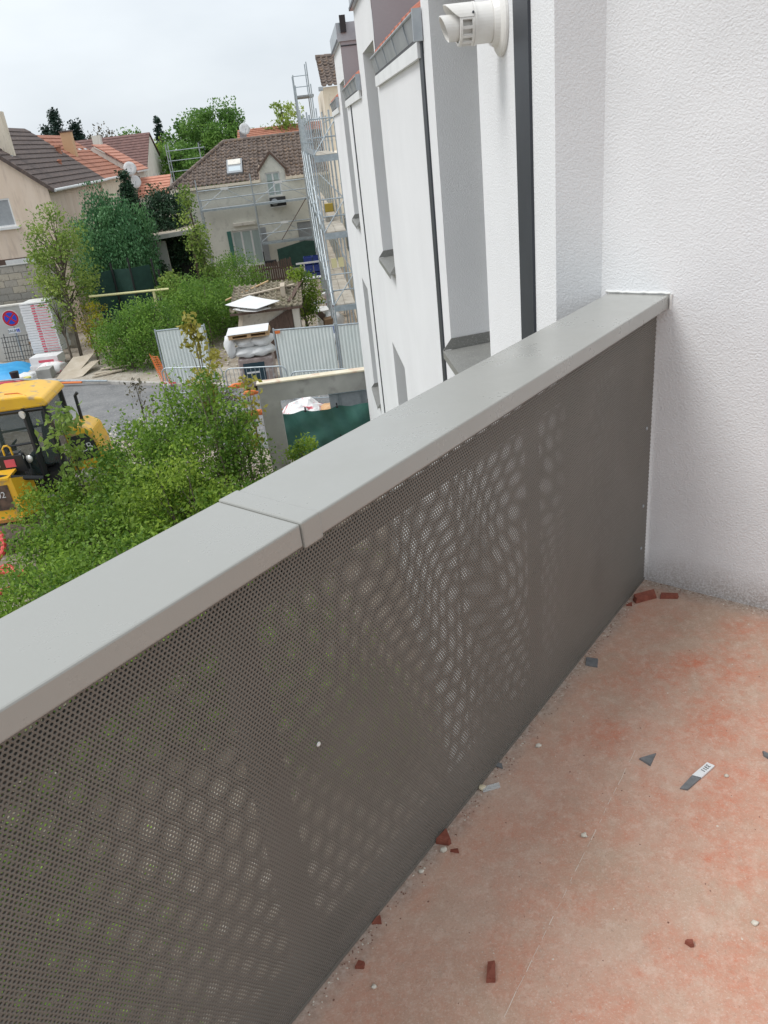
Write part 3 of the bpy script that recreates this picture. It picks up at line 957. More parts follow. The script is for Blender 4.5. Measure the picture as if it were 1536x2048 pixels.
G2 = 'bushes of the overgrown garden across the street'
for (lab, x, y, h, r, n) in (
        ('rounded garden bush right beside the yellow-leaved bush', -7.75, 30.6, 2.35, 1.05, 4500),
        ('large garden bush left of the single corrugated hoarding', -6.55, 30.2, 2.65, 1.25, 6500),
        ('broad garden bush rising behind the single corrugated hoarding', -5.25, 33.4, 2.85, 1.55, 7000),
        ('big rounded bush in front of the french window of the grey house', -3.95, 39.2, 2.75, 1.55, 7000),
        ('spreading bush behind the tiled shed with white boards on it', -4.35, 35.2, 2.45, 1.5, 6500),
        ('garden bush beneath the slim tree by the grey house', -5.9, 36.4, 2.6, 1.2, 4500)):
    plant('bush', lab, 'bush', x, y, h, r, L_HEDGE, int(n * 1.4), 0.095, 110, 0.02, group=G2, stems=3, limbs=12, trunk=0.06)
plant('yellow_bush', 'yellow-leaved bush beside the stacked foam boards', 'bush', -9.05, 31.9, 2.75, 0.7, L_YELLOW, 1300, 0.11, 34, 0.2, group=G2, stems=3, limbs=14)
plant('bush', 'light leafy bush right under the slim tree by the trampoline net', 'bush', -6.15, 34.6, 3.0, 0.65, L_MAPLE, 1200, 0.13, 28, 0.55, group=G2, stems=2, limbs=10)
plant('maple_tree', 'young maple with a loose light green crown before the beige gable', 'tree', -10.35, 33.4, 6.35, 1.15, L_MAPLE, 5200, 0.13, 80, 0.26, 'dome', trunk=0.075, limbs=40, lean=(0.35, 0), spread=0.25)
plant('maple_tree', 'slim column of a tree with yellow-green leaves before the grey house', 'tree', -4.75, 37.0, 6.1, 0.62, L_MAPLE, 2400, 0.13, 60, 0.22, 'column', trunk=0.05, limbs=40, spread=0.2, lean=(-0.45, 0))
plant('twiggy_tree', 'thin bare-stemmed tree in front of the foam board stack', 'tree', -10.15, 31.5, 3.4, 0.6, L_MAPLE, 260, 0.12, 20, 0.5, 'dome', trunk=0.06, limbs=22)
plant('conifer_tree', 'broad blue-green conifer of feathery sprays behind the maple', 'tree', -9.0, 38.2, 6.3, 1.75, L_THUJA, 42000, 0.12, 75, 0.06, 'dome', trunk=0.12, limbs=10, vert=True, spread=0.36)
plant('conifer_tree', 'dark pointed conifer with open tip behind the feathery conifer', 'tree', -8.35, 40.6, 7.1, 1.1, L_DARK, 8000, 0.13, 90, 0.25, 'cone', trunk=0.1, limbs=30, spread=0.15)
plant('holly_tree', 'nearly black dense evergreen tree over the low carport roof', 'tree', -7.35, 43.2, 6.2, 1.45, L_DARK, 16000, 0.14, 130, 0.25, 'dome', trunk=0.12, limbs=16, spread=0.30)
plant('apple_tree', 'small leafy tree amid the building rubbish behind the tiled shed', 'tree', -0.62, 31.6, 3.05, 0.68, L_SHRUB2, 3800, 0.095, 64, 0.16, 'dome', trunk=0.07, limbs=24)
G3 = 'trees on the skyline'
plant('large_tree', 'big round dense tree rising behind the brown roofed grey house', 'tree', -7.2, 76, 11.2, 3.1, L_FAR, 30000, 0.24, 90, 0.3, 'dome', G3, trunk=0.3, limbs=20)
plant('large_tree', 'loose light tree left of the big round tree on the skyline', 'tree', -10.4, 77, 10.3, 2.0, L_FAR, 5000, 0.28, 70, 0.3, 'dome', G3, trunk=0.2, limbs=40)
plant('large_tree', 'bright green tree right behind the white gable of the far house', 'tree', -12.7, 80, 8.7, 2.0, L_SHRUB2, 8000, 0.28, 90, 0.15, 'dome', G3, trunk=0.25, limbs=16)
plant('large_tree', 'full dark green tree between the white gable and the grey house', 'tree', -9.6, 70, 8.3, 2.2, L_FAR, 9000, 0.28, 90, 0.1, 'dome', G3, trunk=0.25, limbs=16)
for i, (x, y, h) in enumerate(((-22.2, 80, 10.9), (-21.0, 79, 12.2), (-19.7, 80, 11.4))):
    plant('spruce_tree', ['left one of three dark spruces above the orange roof', 'tallest of three dark spruces above the orange roof', 'right one of three dark spruces, just behind the beige chimney'][i], 'tree', x, y, h, 1.35, L_FARD, 6500, 0.26, 150, 0.3, 'cone', G3, trunk=0.2, limbs=20, spread=0.24)
plant('spruce_tree', 'lone small dark spruce tip left of the big round tree', 'tree', -13.6, 88, 11.3, 1.1, L_FARD, 2200, 0.26, 60, 0.4, 'cone', G3, trunk=0.2, limbs=20, spread=0.16)
plant('sparse_tree', 'sparse tree with thin twigs right of the dark spruces', 'tree', -18.3, 82, 11.1, 1.6, L_BROWN, 1500, 0.26, 60, 0.45, 'dome', G3, trunk=0.14, limbs=60, spread=0.35)
plant('sparse_tree', 'very sparse treetop above the ridge of the far dark roof', 'tree', -15.6, 84, 10.75, 1.6, L_FAR, 800, 0.28, 40, 0.6, 'dome', G3, trunk=0.14, limbs=50, spread=0.3)
plant('garden_tree', 'light green tree behind the top of the tall scaffolding', 'tree', -0.75, 63, 10.6, 1.5, L_MAPLE, 2800, 0.26, 60, 0.35, 'dome', G3, trunk=0.16, limbs=40)
# far belt of trees along the horizon
cs = []
for k in range(260):
    cs.append((rng.uniform(-140, 120), rng.uniform(120, 150), rng.uniform(1, 6.6)))
leaves('treeline', np.array(cs), np.full(260, 1.6), 16000, 0.9, L_FAR, None)['kind'] = 'stuff'
bpy.data.objects['treeline']['label'] = 'distant belt of trees along the horizon'
# weeds and low green on the site
cs = []
for k in range(150):
    cs.append((rng.uniform(-8.5, 0.5), rng.uniform(8.0, 17.0), 0.06))
for k in range(60):
    cs.append((rng.uniform(-9.5, -2.5), rng.uniform(30.0, 42.0), 0.08))
leaves('weeds', np.array(cs), np.full(210, 0.16), 9000, 0.08, L_SHRUB2, None, up=0.1)['kind'] = 'stuff'

# loose stones and rubble on the earth
def stones(name, pts, m, lo, hi):
    b = MB()
    for (x, y, z) in pts:
        s = random.uniform(lo, hi)
        vs = []
        for j in range(6):
            a = [(1, 0, 0), (0, 1, 0), (-1, 0, 0), (0, -1, 0), (0, 0, 1), (0, 0, -1)][j]
            vs.append((x + a[0] * s * random.uniform(.6, 1.2) + random.uniform(-.2, .2) * s, y + a[1] * s * random.uniform(.6, 1.2), z + a[2] * s * random.uniform(.4, .8)))
        b.add(vs, [(0, 1, 4), (1, 2, 4), (2, 3, 4), (3, 0, 4), (1, 0, 5), (2, 1, 5), (3, 2, 5), (0, 3, 5)])
    return b.build(name, m, kind='stuff')
M_STONE = mat('pale_limestone_rubble', (0.46, 0.42, 0.36), 0.95, (0.6, 0.56, 0.5), nscale=2)
pp = [(random.uniform(-9, 0.4), random.uniform(8, 20.0), 0.0) for _ in range(1300)] + [(random.uniform(-11, -2), random.uniform(26, 33), 0.03) for _ in range(350)]
pp = [q for q in pp if not (-0.5 < (Vector((q[0], q[1], 0)) - KP).dot(-V2) < 4.8)] + [(random.uniform(-7, -4.5), random.uniform(20.5, 24), 0.0) for _ in range(120)]
pp += [(random.gauss(0.2, 1.0), random.gauss(29.5, 2.0), 0.03) for _ in range(300)]
stones('rubble', pp, M_STONE, 0.02, 0.085)

# ------------------------------------------------------------------ house helpers
M_GREYWALL = mat('old_grey_green_render', (0.64, 0.64, 0.575), 0.95, (0.71, 0.705, 0.64), nscale=1.2, bump=0.5, bscale=6, bdist=0.03, detail=8, col3=(0.55, 0.55, 0.50), n3=3)
M_BEIGE = mat('pinkish_beige_render', (0.72, 0.585, 0.47), 0.95, (0.79, 0.66, 0.55), nscale=0.9, detail=8, col3=(0.62, 0.50, 0.41), n3=2.2, stretch=(2.2, 2.2, 0.5))
M_CREAM = mat('cream_render', (0.75, 0.66, 0.53), 0.95, (0.80, 0.72, 0.60), nscale=1.1, detail=7, col3=(0.55, 0.48, 0.38), n3=3, stretch=(2, 2, 0.5))
M_CREAMW = mat('pale_wall', (0.70, 0.67, 0.60), 0.95, (0.76, 0.73, 0.67), nscale=1, col3=(0.58, 0.55, 0.50), n3=2.5, stretch=(2, 2, 0.4))
M_ROOFB = mat('brown_roof_tile', (0.075, 0.055, 0.050), 0.8, (0.125, 0.095, 0.085), nscale=5, col3=(0.20, 0.13, 0.10), n3=10)
M_ROOFO = mat('orange_roof_tile', (0.34, 0.135, 0.085), 0.85, (0.44, 0.20, 0.13), nscale=4, col3=(0.26, 0.10, 0.065), n3=7)
M_ROOFP = mat('salmon_roof_tile', (0.50, 0.215, 0.145), 0.85, (0.58, 0.28, 0.20), nscale=4)
M_ROOFD = mat('dark_red_roof_tile', (0.14, 0.075, 0.066), 0.85, (0.22, 0.12, 0.105), nscale=4, col3=(0.08, 0.055, 0.055), n3=8)
M_ROOFG = mat('weathered_grey_brown_tile', (0.125, 0.10, 0.088), 0.9, (0.23, 0.185, 0.16), nscale=3, col3=(0.30, 0.19, 0.11), n3=7, detail=8)
M_CURTAIN = mat('pale_green_curtain', (0.36, 0.45, 0.44), 0.8, (0.46, 0.54, 0.52), nscale=8, stretch=(5, 5, 0.3))
M_SHUT = mat('grey_shutter', (0.30, 0.32, 0.34), 0.6, (0.35, 0.37, 0.39), nscale=10)
M_WOODD = mat('dark_brown_wood', (0.085, 0.055, 0.042), 0.85, (0.15, 0.10, 0.08), nscale=6, stretch=(6, 6, 0.6))
M_WOOD = mat('pine_wood', (0.50, 0.33, 0.17), 0.8, (0.60, 0.42, 0.24), nscale=5, stretch=(1, 1, 6))
M_PLY = mat('weathered_plywood', (0.47, 0.40, 0.31), 0.9, (0.56, 0.49, 0.40), nscale=3)
M_GALV = mat('galvanised_steel', (0.32, 0.37, 0.405), 0.45, (0.45, 0.50, 0.53), nscale=7, metal=0.35)
M_CONC = mat('fair_faced_concrete', (0.33, 0.33, 0.31), 0.9, (0.41, 0.41, 0.385), nscale=1.8, detail=8, col3=(0.27, 0.265, 0.25), n3=3.2, bump=0.15, bscale=25)
M_CREAMCAP = mat('cream_mortar_cap', (0.68, 0.61, 0.45), 0.9, (0.76, 0.70, 0.56), nscale=4, col3=(0.60, 0.40, 0.30), n3=3)
M_BLOCK = mat('concrete_block', (0.34, 0.315, 0.275), 0.95, (0.46, 0.43, 0.38), nscale=1.1, col3=(0.27, 0.25, 0.22), n3=9, bump=0.3, bscale=30)
M_MORTAR = mat('mortar', (0.38, 0.36, 0.32), 0.95)
M_HOARD = mat('pale_green_white_steel', (0.66, 0.72, 0.70), 0.5, (0.72, 0.77, 0.75), nscale=2)
M_TARPG = mat('green_tarpaulin', (0.045, 0.155, 0.13), 0.55, (0.07, 0.20, 0.17), nscale=3, detail=6)
M_NETG = mat('dark_green_net', (0.012, 0.045, 0.035), 0.8, (0.02, 0.065, 0.05), nscale=4)
M_BLUE = mat('blue_tarpaulin', (0.03, 0.30, 0.62), 0.5, (0.06, 0.38, 0.70), nscale=3)
M_RED = mat('red_tarpaulin', (0.55, 0.05, 0.075), 0.55, (0.62, 0.09, 0.11), nscale=3)
M_NAVY = mat('navy_blue_plastic', (0.015, 0.035, 0.20), 0.5, (0.03, 0.06, 0.28), nscale=4)
M_WSHEET = mat('white_wrapping', (0.78, 0.78, 0.77), 0.5, (0.70, 0.71, 0.71), nscale=3, bump=0.3, bscale=7, bdist=0.03)
M_PINK = mat('red_print', (0.65, 0.10, 0.15), 0.6)
M_BRICKWRAP = mat('wrapped_mauve_bricks', (0.30, 0.23, 0.215), 0.35, (0.40, 0.33, 0.31), nscale=4, col3=(0.6, 0.55, 0.53), n3=6, bump=0.4, bscale=9, bdist=0.03)
M_TEAL = mat('dark_label', (0.02, 0.05, 0.07), 0.5)
M_ORANGE = mat('orange_net', (0.75, 0.20, 0.05), 0.6)
M_CARD = mat('brown_cardboard', (0.20, 0.125, 0.07), 0.9, (0.25, 0.16, 0.09), nscale=4)
M_YELLOWP = mat('yellow_paint', (0.70, 0.62, 0.18), 0.5)

def roof_plane(name, a, b, c, d, m, parent, rows, thick=0.05):
    """sloping roof from eave a-b up to ridge d-c, as overlapping courses; each course a part"""
    a, b, c, d = map(Vector, (a, b, c, d))
    nrm = (b - a).cross(d - a).normalized()
    if nrm.z < 0:
        nrm = -nrm
    for k in range(rows):
        t0, t1 = k / rows, min(1.0, (k + 1.15) / rows)
        p0, p1 = a.lerp(d, t0), b.lerp(c, t0)
        q0, q1 = a.lerp(d, t1), b.lerp(c, t1)
        vs = [p0 + nrm * thick, p1 + nrm * thick, q1 + nrm * 0.008, q0 + nrm * 0.008, p0 - nrm * 0.02, p1 - nrm * 0.02, q1 - nrm * 0.02, q0 - nrm * 0.02]
        MB().add(vs, [(0, 1, 2, 3), (7, 6, 5, 4), (0, 4, 5, 1), (1, 5, 6, 2), (2, 6, 7, 3), (3, 7, 4, 0)]).build(name, m, parent)

def tiled(a, b, c, d, m, parent, pitch=0.27, course=0.36, name='roof_tiles'):
    """weathered interlocking tiles as real wavy courses; a-b eave, d-c ridge (may be shorter, hipped)"""
    a, b, c, d = [np.array(p, float) for p in (a, b, c, d)]
    rows = max(2, int(round(np.linalg.norm((d + c) / 2 - (a + b) / 2) / course)))
    nrm = np.cross(b - a, (d + c) / 2 - a)
    nrm /= np.linalg.norm(nrm)
    if nrm[2] < 0:
        nrm = -nrm
    V, F = [], []
    W = np.linalg.norm(b - a)
    uu = (b - a) / W
    for k in range(rows):
        t0, t1 = k / rows, min(1.0, (k + 1.12) / rows)
        def rowpts(t, lift):
            l, r = a + (d - a) * t, b + (c - b) * t
            s0, s1 = (l - a) @ uu, (r - a) @ uu
            out = []
            n = int(W / pitch) * 4
            for j in range(n + 1):
                s = j * W / n
                s = min(max(s, s0), s1)
                ph = 2 * math.pi * (j / 4.0)
                wob = 0.085 * max(0.0, math.cos(ph)) + 0.012 * math.sin(k * 1.7 + j // 4)
                p = l + (r - l) * ((s - s0) / max(1e-6, s1 - s0))
                out.append(p + nrm * (lift + wob))
            return out
        lo, hi = rowpts(t0, 0.055), rowpts(t1, 0.0)
        n = len(lo)
        k0 = len(V)
        V += lo + hi + [p - nrm * 0.06 for p in lo]
        for j in range(n - 1):
            F.append((k0 + j, k0 + j + 1, k0 + n + j + 1, k0 + n + j))
            F.append((k0 + 2 * n + j, k0 + 2 * n + j + 1, k0 + j + 1, k0 + j))
    return np_mesh(name, np.array(V), np.array(F), m, parent, kind='stuff')

def window(parent, x0, x1, z0, z1, y, frame=M_WPAINT, pane=M_GLASS_DARK, mull=1, bar=0.07, name='window', sill=True):
    """framed window in a wall facing -Y at y"""
    b = MB()
    b.box(x0, x0 + bar, y - 0.03, y + 0.08, z0, z1).box(x1 - bar, x1, y - 0.03, y + 0.08, z0, z1)
    b.box(x0 + bar, x1 - bar, y - 0.03, y + 0.08, z1 - bar, z1).box(x0 + bar, x1 - bar, y - 0.03, y + 0.08, z0, z0 + bar)
    for k in range(mull):
        xm = x0 + (x1 - x0) * (k + 1) / (mull + 1)
        b.box(xm - bar * 0.6, xm + bar * 0.6, y - 0.035, y + 0.075, z0 + bar, z1 - bar)
    f = b.build(name, frame, parent)
    MB().box(x0 + bar, x1 - bar, y + 0.0, y + 0.02, z0 + bar, z1 - bar).build('pane', pane, f)
    if sill:
        MB().box(x0 - 0.06, x1 + 0.06, y - 0.12, y - 0.031, z0 - 0.07, z0 - 0.002).build('sill', frame, f)
    return f

def dish(x, y, z, label, r=0.35):
    t = thing('satellite_dish', label, 'satellite dish', (x, y, z), 'satellite dishes on the house walls')
    ax = Vector((0.35, -0.9, 0.25))
    MB().lathe((x, y, z), ax, [(0.0, 0.0), (0.015, r * 0.5), (0.07, r), (0.085, r), (0.03, r * 0.5), (0.02, 0)], 20).build('reflector', M_WPAINT, t, smooth=True)
    e = Vector((x, y, z)) + ax.normalized() * 0.4 + Vector((0, 0, -0.1))
    MB().tube([(x, y, z - r * 0.9), e], 0.012, 5).tube([e, e + Vector((0, 0.07, 0.03))], 0.03, 6).build('feed_arm', M_GALV, t)
    MB().tube([(x, y + 0.02, z), (x, y + 0.2, z - 0.1), (x - 0.5, y + 0.25, z - 0.1)], 0.02, 5).build('bracket', M_GALV, t)

# ------------------------------------------------------------------ beige terraced house (gable towards us)
h1 = thing('house', 'pinkish beige gabled house with a dark brown roof at the left edge', 'house', (-15, 39.5, 0))
EX, EZ, RX, RZ = -11.62, 6.67, -15.05, 9.48
w = MB()
wall_grid(w, (-18.5, 39.5), (1, 0, 0), (0, -1, 0), 6.88, 0, EZ, [(3.9, 5.05, 5.17, 6.38)], 0.2, ends=False, top=False)
w.prism([(-18.5, 39.5, EZ), (EX, 39.5, EZ), (RX, 39.5, RZ)], (0, 0.25, 0))
w.quad((EX, 39.5, 0), (EX, 50, 0), (EX, 50, EZ), (EX, 39.5, EZ))
w.build('wall', M_BEIGE, h1)
window(h1, -14.6, -13.45, 5.17, 6.38, 39.55, M_WPAINT, M_SHUT, 0)
MB().box(-14.75, -13.3, 39.36, 39.495, 5.06, 5.165).build('window_sill', M_WPAINT, h1)
MB().box(-18, -12.7, 39.47, 39.498, 3.28, 3.78).build('garage_recess_shade', M_WOODD, h1)  # flat dark strip: the shade of the garage recess put into colour
MB().box(-14.42, -13.05, 39.40, 39.468, 3.42, 3.73).build('roller_shutter', M_WPAINT, h1)
roof_plane('tile_course', (EX + 0.28, 39.35, EZ - 0.18), (EX + 0.28, 50, EZ - 0.18), (RX, 50, RZ + 0.06), (RX, 39.35, RZ + 0.06), M_ROOFB, h1, 13)
roof_plane('tile_course', (-18.8, 39.35, EZ - 0.18), (-18.8, 50, EZ - 0.18), (RX, 50, RZ + 0.06), (RX, 39.35, RZ + 0.06), M_ROOFB, h1, 4)
vr = Vector((EX + 0.29, 39.30, EZ - 0.20))
vt = Vector((RX, 39.30, RZ + 0.06))
for k in range(12):                      # verge tiles
    p0, p1 = vr.lerp(vt, k / 12), vr.lerp(vt, (k + 0.97) / 12)
    MB().obox(p0 + Vector((0, 0, -0.10)), p1 - p0, (0, 0.14, 0), (0, 0, 0.20 + 0.01 * (k % 2))).build('verge_tile', M_ROOFB, h1)
MB().tube([(EX + 0.34, 39.4, EZ - 0.20), (EX + 0.34, 50, EZ - 0.20)], 0.07, 8).build('gutter', M_WPAINT, h1)
MB().tube([(EX + 0.06, 49.6, EZ - 0.25), (EX + 0.06, 49.6, 0)], 0.05, 6).build('downpipe', M_CREAM, h1)
MB().box(-13.85, -13.25, 41.0, 41.6, 7.4, 9.95).build('chimney', M_CREAM, h1)
MB().box(-13.9, -13.2, 40.9, 40.995, 7.9, 8.12).build('chimney_flashing', M_ZINC, h1)
for (x, y, s) in ((-12.6, 46.2, 1.0), (-13.3, 49.2, 1.6)):
    z = EZ + (EX - x) * 0.82
    MB().lathe((x, y, z), (0, 0, 1), [(0, 0.09 * s), (0.22 * s, 0.09 * s), (0.23 * s, 0.13 * s), (0.30 * s, 0.10 * s), (0.31 * s, 0)], 10).build('roof_vent', M_ROOFO, h1)

h2 = thing('house', 'cream house with an orange tiled roof joined to the beige house', 'house', (-14, 54, 0))
w = MB().box(-18.4, EX, 50.02, 57.5, 0, EZ)
w.prism([(-18.4, 57.2, EZ), (EX, 57.2, EZ), (-15.0, 57.2, 9.2)], (0, 0.28, 0))
w.build('wall', M_CREAM, h2)
roof_plane('tile_course', (EX + 0.25, 50.02, EZ - 0.16), (EX + 0.25, 57.7, EZ - 0.16), (-15.0, 57.7, 9.22), (-15.0, 50.02, 9.22), M_ROOFO, h2, 12)
MB().tube([(EX + 0.30, 50.1, EZ - 0.18), (EX + 0.30, 57.7, EZ - 0.18)], 0.07, 8).build('gutter', M_WPAINT, h2)
MB().box(-13.75, -13.15, 52.0, 52.5, 7.6, 9.20).build('chimney', mat('orange_cream_render', (0.62, 0.42, 0.25), 0.9), h2)
MB().box(-13.80, -13.1, 51.95, 52.55, 9.205, 9.29).build('chimney_cap', M_ROOFB, h2)
for k in range(5):
    y = 50.6 + k * 1.5
    MB().obox((-13.75, y, 8.29), (0.10, 0, -0.07), (0, 0.55, 0), (0.02, 0, 0.05)).build('snow_hook', M_WPAINT, h2)
h3 = thing('house', 'narrow cream house with a salmon roof beyond the orange roof', 'house', (-12, 59.5, 0))
w = MB().box(-15.5, -11.15, 57.6, 61.6, 0, 6.8)
w.prism([(-15.5, 57.62, 6.8), (-11.15, 57.62, 6.8), (-13.4, 57.62, 8.35)], (0, 0.25, 0))
w.build('wall', M_CREAMW, h3)
roof_plane('tile_course', (-10.85, 57.5, 6.68), (-10.85, 61.7, 6.68), (-13.4, 61.7, 8.52), (-13.4, 57.5, 8.52), M_ROOFP, h3, 9)
MB().box(-10.87, -10.80, 57.5, 61.7, 6.56, 6.66).build('gutter', M_WPAINT, h3)
for x in (-11.149,):
    for k in range(2):
        MB().box(x, x + 0.03, 58.3 + k * 0.7, 58.6 + k * 0.7, 5.6, 6.3).build('window', M_WOODD, h3)
h4 = thing('house', 'far house with a dark red roof, white gable and stubby chimney', 'house', (-14, 68, 0))
w = MB()
w.prism([(-11.35, 64, 0), (-11.35, 73, 0), (-11.35, 73, 6.1), (-11.35, 68, 9.0), (-11.35, 64, 6.8)], (-9, 0, 0))
w.build('wall', M_CREAMW, h4)
roof_plane('tile_course', (-22, 63.7, 6.72), (-11.25, 63.7, 6.72), (-11.25, 68, 9.12), (-22, 68, 9.12), M_ROOFD, h4, 13)
roof_plane('tile_course', (-22, 73.3, 6.0), (-11.25, 73.3, 6.0), (-11.25, 68, 9.12), (-22, 68, 9.12), M_ROOFD, h4, 4)
MB().box(-15.1, -14.5, 65.4, 65.9, 7.0, 9.25).build('chimney', M_CREAMW, h4)
for k in range(3):
    MB().box(-11.349, -11.31, 66.2 + k * 1.1, 66.5 + k * 1.1, 5.3, 6.2).build('window', M_WPAINT, h4)
h5 = thing('garage', 'low garage with a small salmon roof and white gable', 'garage', (-10, 58, 0))
MB().prism([(-8.95, 56.6, 0), (-8.95, 60.6, 0), (-8.95, 60.6, 5.1), (-8.95, 58.6, 6.1), (-8.95, 56.6, 5.1)], (-2.0, 0, 0)).build('wall', M_CREAMW, h5)
roof_plane('tile_course', (-11.0, 56.4, 5.08), (-8.9, 56.4, 5.08), (-8.9, 58.6, 6.2), (-11.0, 58.6, 6.2), M_ROOFP, h5, 7)
roof_plane('tile_course', (-11.0, 60.8, 5.08), (-8.9, 60.8, 5.08), (-8.9, 58.6, 6.2), (-11.0, 58.6, 6.2), M_ROOFD, h5, 3)
dish(-11.2, 57.0, 6.85, 'upper dish on the end of the orange roofed house', 0.42)
dish(-11.1, 57.0, 6.02, 'lower dish on the end of the orange roofed house', 0.42)
dish(-11.15, 72.6, 6.85, 'far dish beside the scaffold frame, on the white gable', 0.42)

# ------------------------------------------------------------------ grey house behind the scaffolding
WY = 49.0
gh = thing('house', 'grey-green rendered house with weathered tiled hip roof and pointed dormer', 'house', (-3, WY, 0))
w = MB()
wall_grid(w, (-7.45, WY), (1, 0, 0), (0, -1, 0), 9.6, 0, 5.42,
          [(2.79, 4.53, 0.9, 2.93), (6.73, 7.72, 1.55, 2.98), (5.31, 6.15, 4.56, 5.42)], 0.2, ends=False, top=False)
w.quad((-7.45, 56.0, 0), (-7.45, WY, 0), (-7.45, WY, 5.42), (-7.45, 56.0, 5.42))
xa, xb, xm = -2.43, -1.0, -1.68
w.add([(xa, WY, 5.42), (-2.14, WY, 5.42), (-2.14, WY, 5.85), (-1.30, WY, 5.85), (-1.30, WY, 5.42), (xb, WY, 5.42), (xb, WY, 6.12), (xm, WY, 6.86), (xa, WY, 6.12)],
      [(0, 1, 2, 8), (4, 5, 6, 3), (2, 3, 6, 7, 8)])
w.quad((xa, WY, 5.42), (xa, WY, 6.12), (xa, 51.0, 6.12), (xa, 51.0, 5.42))
w.quad((xb, WY, 6.12), (xb, WY, 5.42), (xb, 51.0, 5.42), (xb, 51.0, 6.12))
w.build('wall', M_GREYWALL, gh)
fw = window(gh, -4.66, -2.92, 0.9, 2.93, WY + 0.14, M_WPAINT, M_CURTAIN, 2, 0.09, 'french_window', False)
MB().box(-4.90, -4.665, WY - 0.05, WY - 0.002, 0.9, 2.95).build('window_shutter', M_TARPG, gh)
MB().box(-2.91, -2.60, WY - 0.05, WY - 0.002, 0.9, 2.95).build('window_shutter', M_SHUT, gh)
window(gh, -0.72, 0.27, 1.55, 2.98, WY + 0.14, M_SHUT, M_SHUT, 1, 0.06, 'shuttered_window', False)
window(gh, -2.14, -1.30, 4.56, 5.85, WY + 0.10, M_WPAINT, M_CURTAIN, 1, 0.08, 'dormer_window', False)
MB().box(-4.45, -3.13, WY - 0.22, WY - 0.002, 3.20, 3.36).build('awning_box', M_CREAMW, gh)
MB().box(-7.55, xa - 0.03, WY - 0.32, WY - 0.15, 5.40, 5.54).build('gutter', M_CREAM, gh)
MB().box(xb + 0.03, 2.2, WY - 0.32, WY - 0.15, 5.40, 5.54).build('gutter', M_CREAM, gh)
tiled((-7.7, 48.75, 5.55), (xa - 0.05, 48.75, 5.55), (xa - 0.05, 52.5, 7.68), (-4.42, 52.5, 7.68), M_ROOFG, gh)
tiled((xa - 0.05, 50.0, 6.26), (xb + 0.05, 50.0, 6.26), (xb + 0.05, 52.5, 7.68), (xa - 0.05, 52.5, 7.68), M_ROOFG, gh)
tiled((xb + 0.05, 48.75, 5.55), (2.2, 48.75, 5.55), (2.2, 52.5, 7.68), (xb + 0.05, 52.5, 7.68), M_ROOFG, gh)
tiled((-7.7, 56.3, 5.55), (-7.7, 48.75, 5.55), (-4.42, 52.5, 7.68), (-4.44, 52.6, 7.68), M_ROOFG, gh)
for s in range(12):                      # hip and ridge tiles
    p0, p1 = Vector((-7.72, 48.73, 5.60)).lerp(Vector((-4.42, 52.5, 7.75)), s / 12), Vector((-7.72, 48.73, 5.60)).lerp(Vector((-4.42, 52.5, 7.75)), (s + 1.1) / 12)
    MB().tube([p0, p1], 0.13, 8, r2=0.10).build('hip_tile', M_ROOFG, gh)
for s in range(16):
    MB().tube([(-4.45 + s * 0.42, 52.5, 7.72), (-4.45 + (s + 1.06) * 0.42, 52.5, 7.72)], 0.13, 8, r2=0.105).build('ridge_tile', M_ROOFG, gh)
for a_, b_ in (((xa - 0.12, 6.02), (xm, 6.98)), ((xb + 0.12, 6.02), (xm, 6.98))):
    MB().prism([(a_[0], WY - 0.14, a_[1]), (b_[0], WY - 0.14, b_[1]), (b_[0], WY - 0.14, b_[1] - 0.17), (a_[0], WY - 0.14, a_[1] - 0.17)], (0, 0.12, 0)).build('verge_board', M_WOODD, gh)
    MB().prism([(a_[0], WY - 0.12, a_[1] + 0.015), (b_[0], WY - 0.12, b_[1] + 0.015), (b_[0], WY - 0.12, b_[1] - 0.05), (a_[0], WY - 0.12, a_[1] - 0.05)], (0, 3.2, 0)).build('dormer_roof', M_ROOFG, gh)
sk = MB().prism([(-4.30, 49.35, 5.95), (-3.40, 49.35, 5.95), (-3.40, 50.55, 6.64), (-4.30, 50.55, 6.64)], (0, -0.06, 0.11)).build('skylight', M_SHUT, gh)
MB().prism([(-4.20, 49.45, 6.13), (-3.50, 49.45, 6.13), (-3.50, 49.85, 6.36), (-4.20, 49.85, 6.36)], (0, -0.012, 0.02)).build('pane', mat('bright_glass', (0.55, 0.62, 0.66), 0.1), sk)
MB().prism([(-4.22, 50.0, 6.44), (-3.48, 50.0, 6.44), (-3.48, 50.45, 6.70), (-4.22, 50.45, 6.70)], (0, -0.03, 0.05)).build('blind', M_CREAMW, sk)
MB().tube([(-7.35, WY - 0.08, 5.38), (-7.35, WY - 0.08, 0)], 0.05, 6).build('downpipe', M_CREAMW, gh)
ac = thing('air_conditioner', 'dark air conditioning unit hung below the dormer window', 'air conditioner', (-1.62, 48.6, 3.95))
MB().box(-2.08, -1.15, 48.45, 48.85, 4.05, 4.52).build('casing', M_BLACK, ac)
MB().lathe((-1.80, 48.448, 4.28), (0, -1, 0), [(0, 0.19), (0.02, 0.19), (0.02, 0.16), (0.005, 0.0)], 16).build('fan_grille', M_SHUT, ac)
MB().box(-2.0, -1.2, 48.44, 48.99, 3.98, 4.04).box(-2.05, -1.18, 48.94, 48.998, 3.94, 4.1).build('bracket', M_WPAINT, ac)

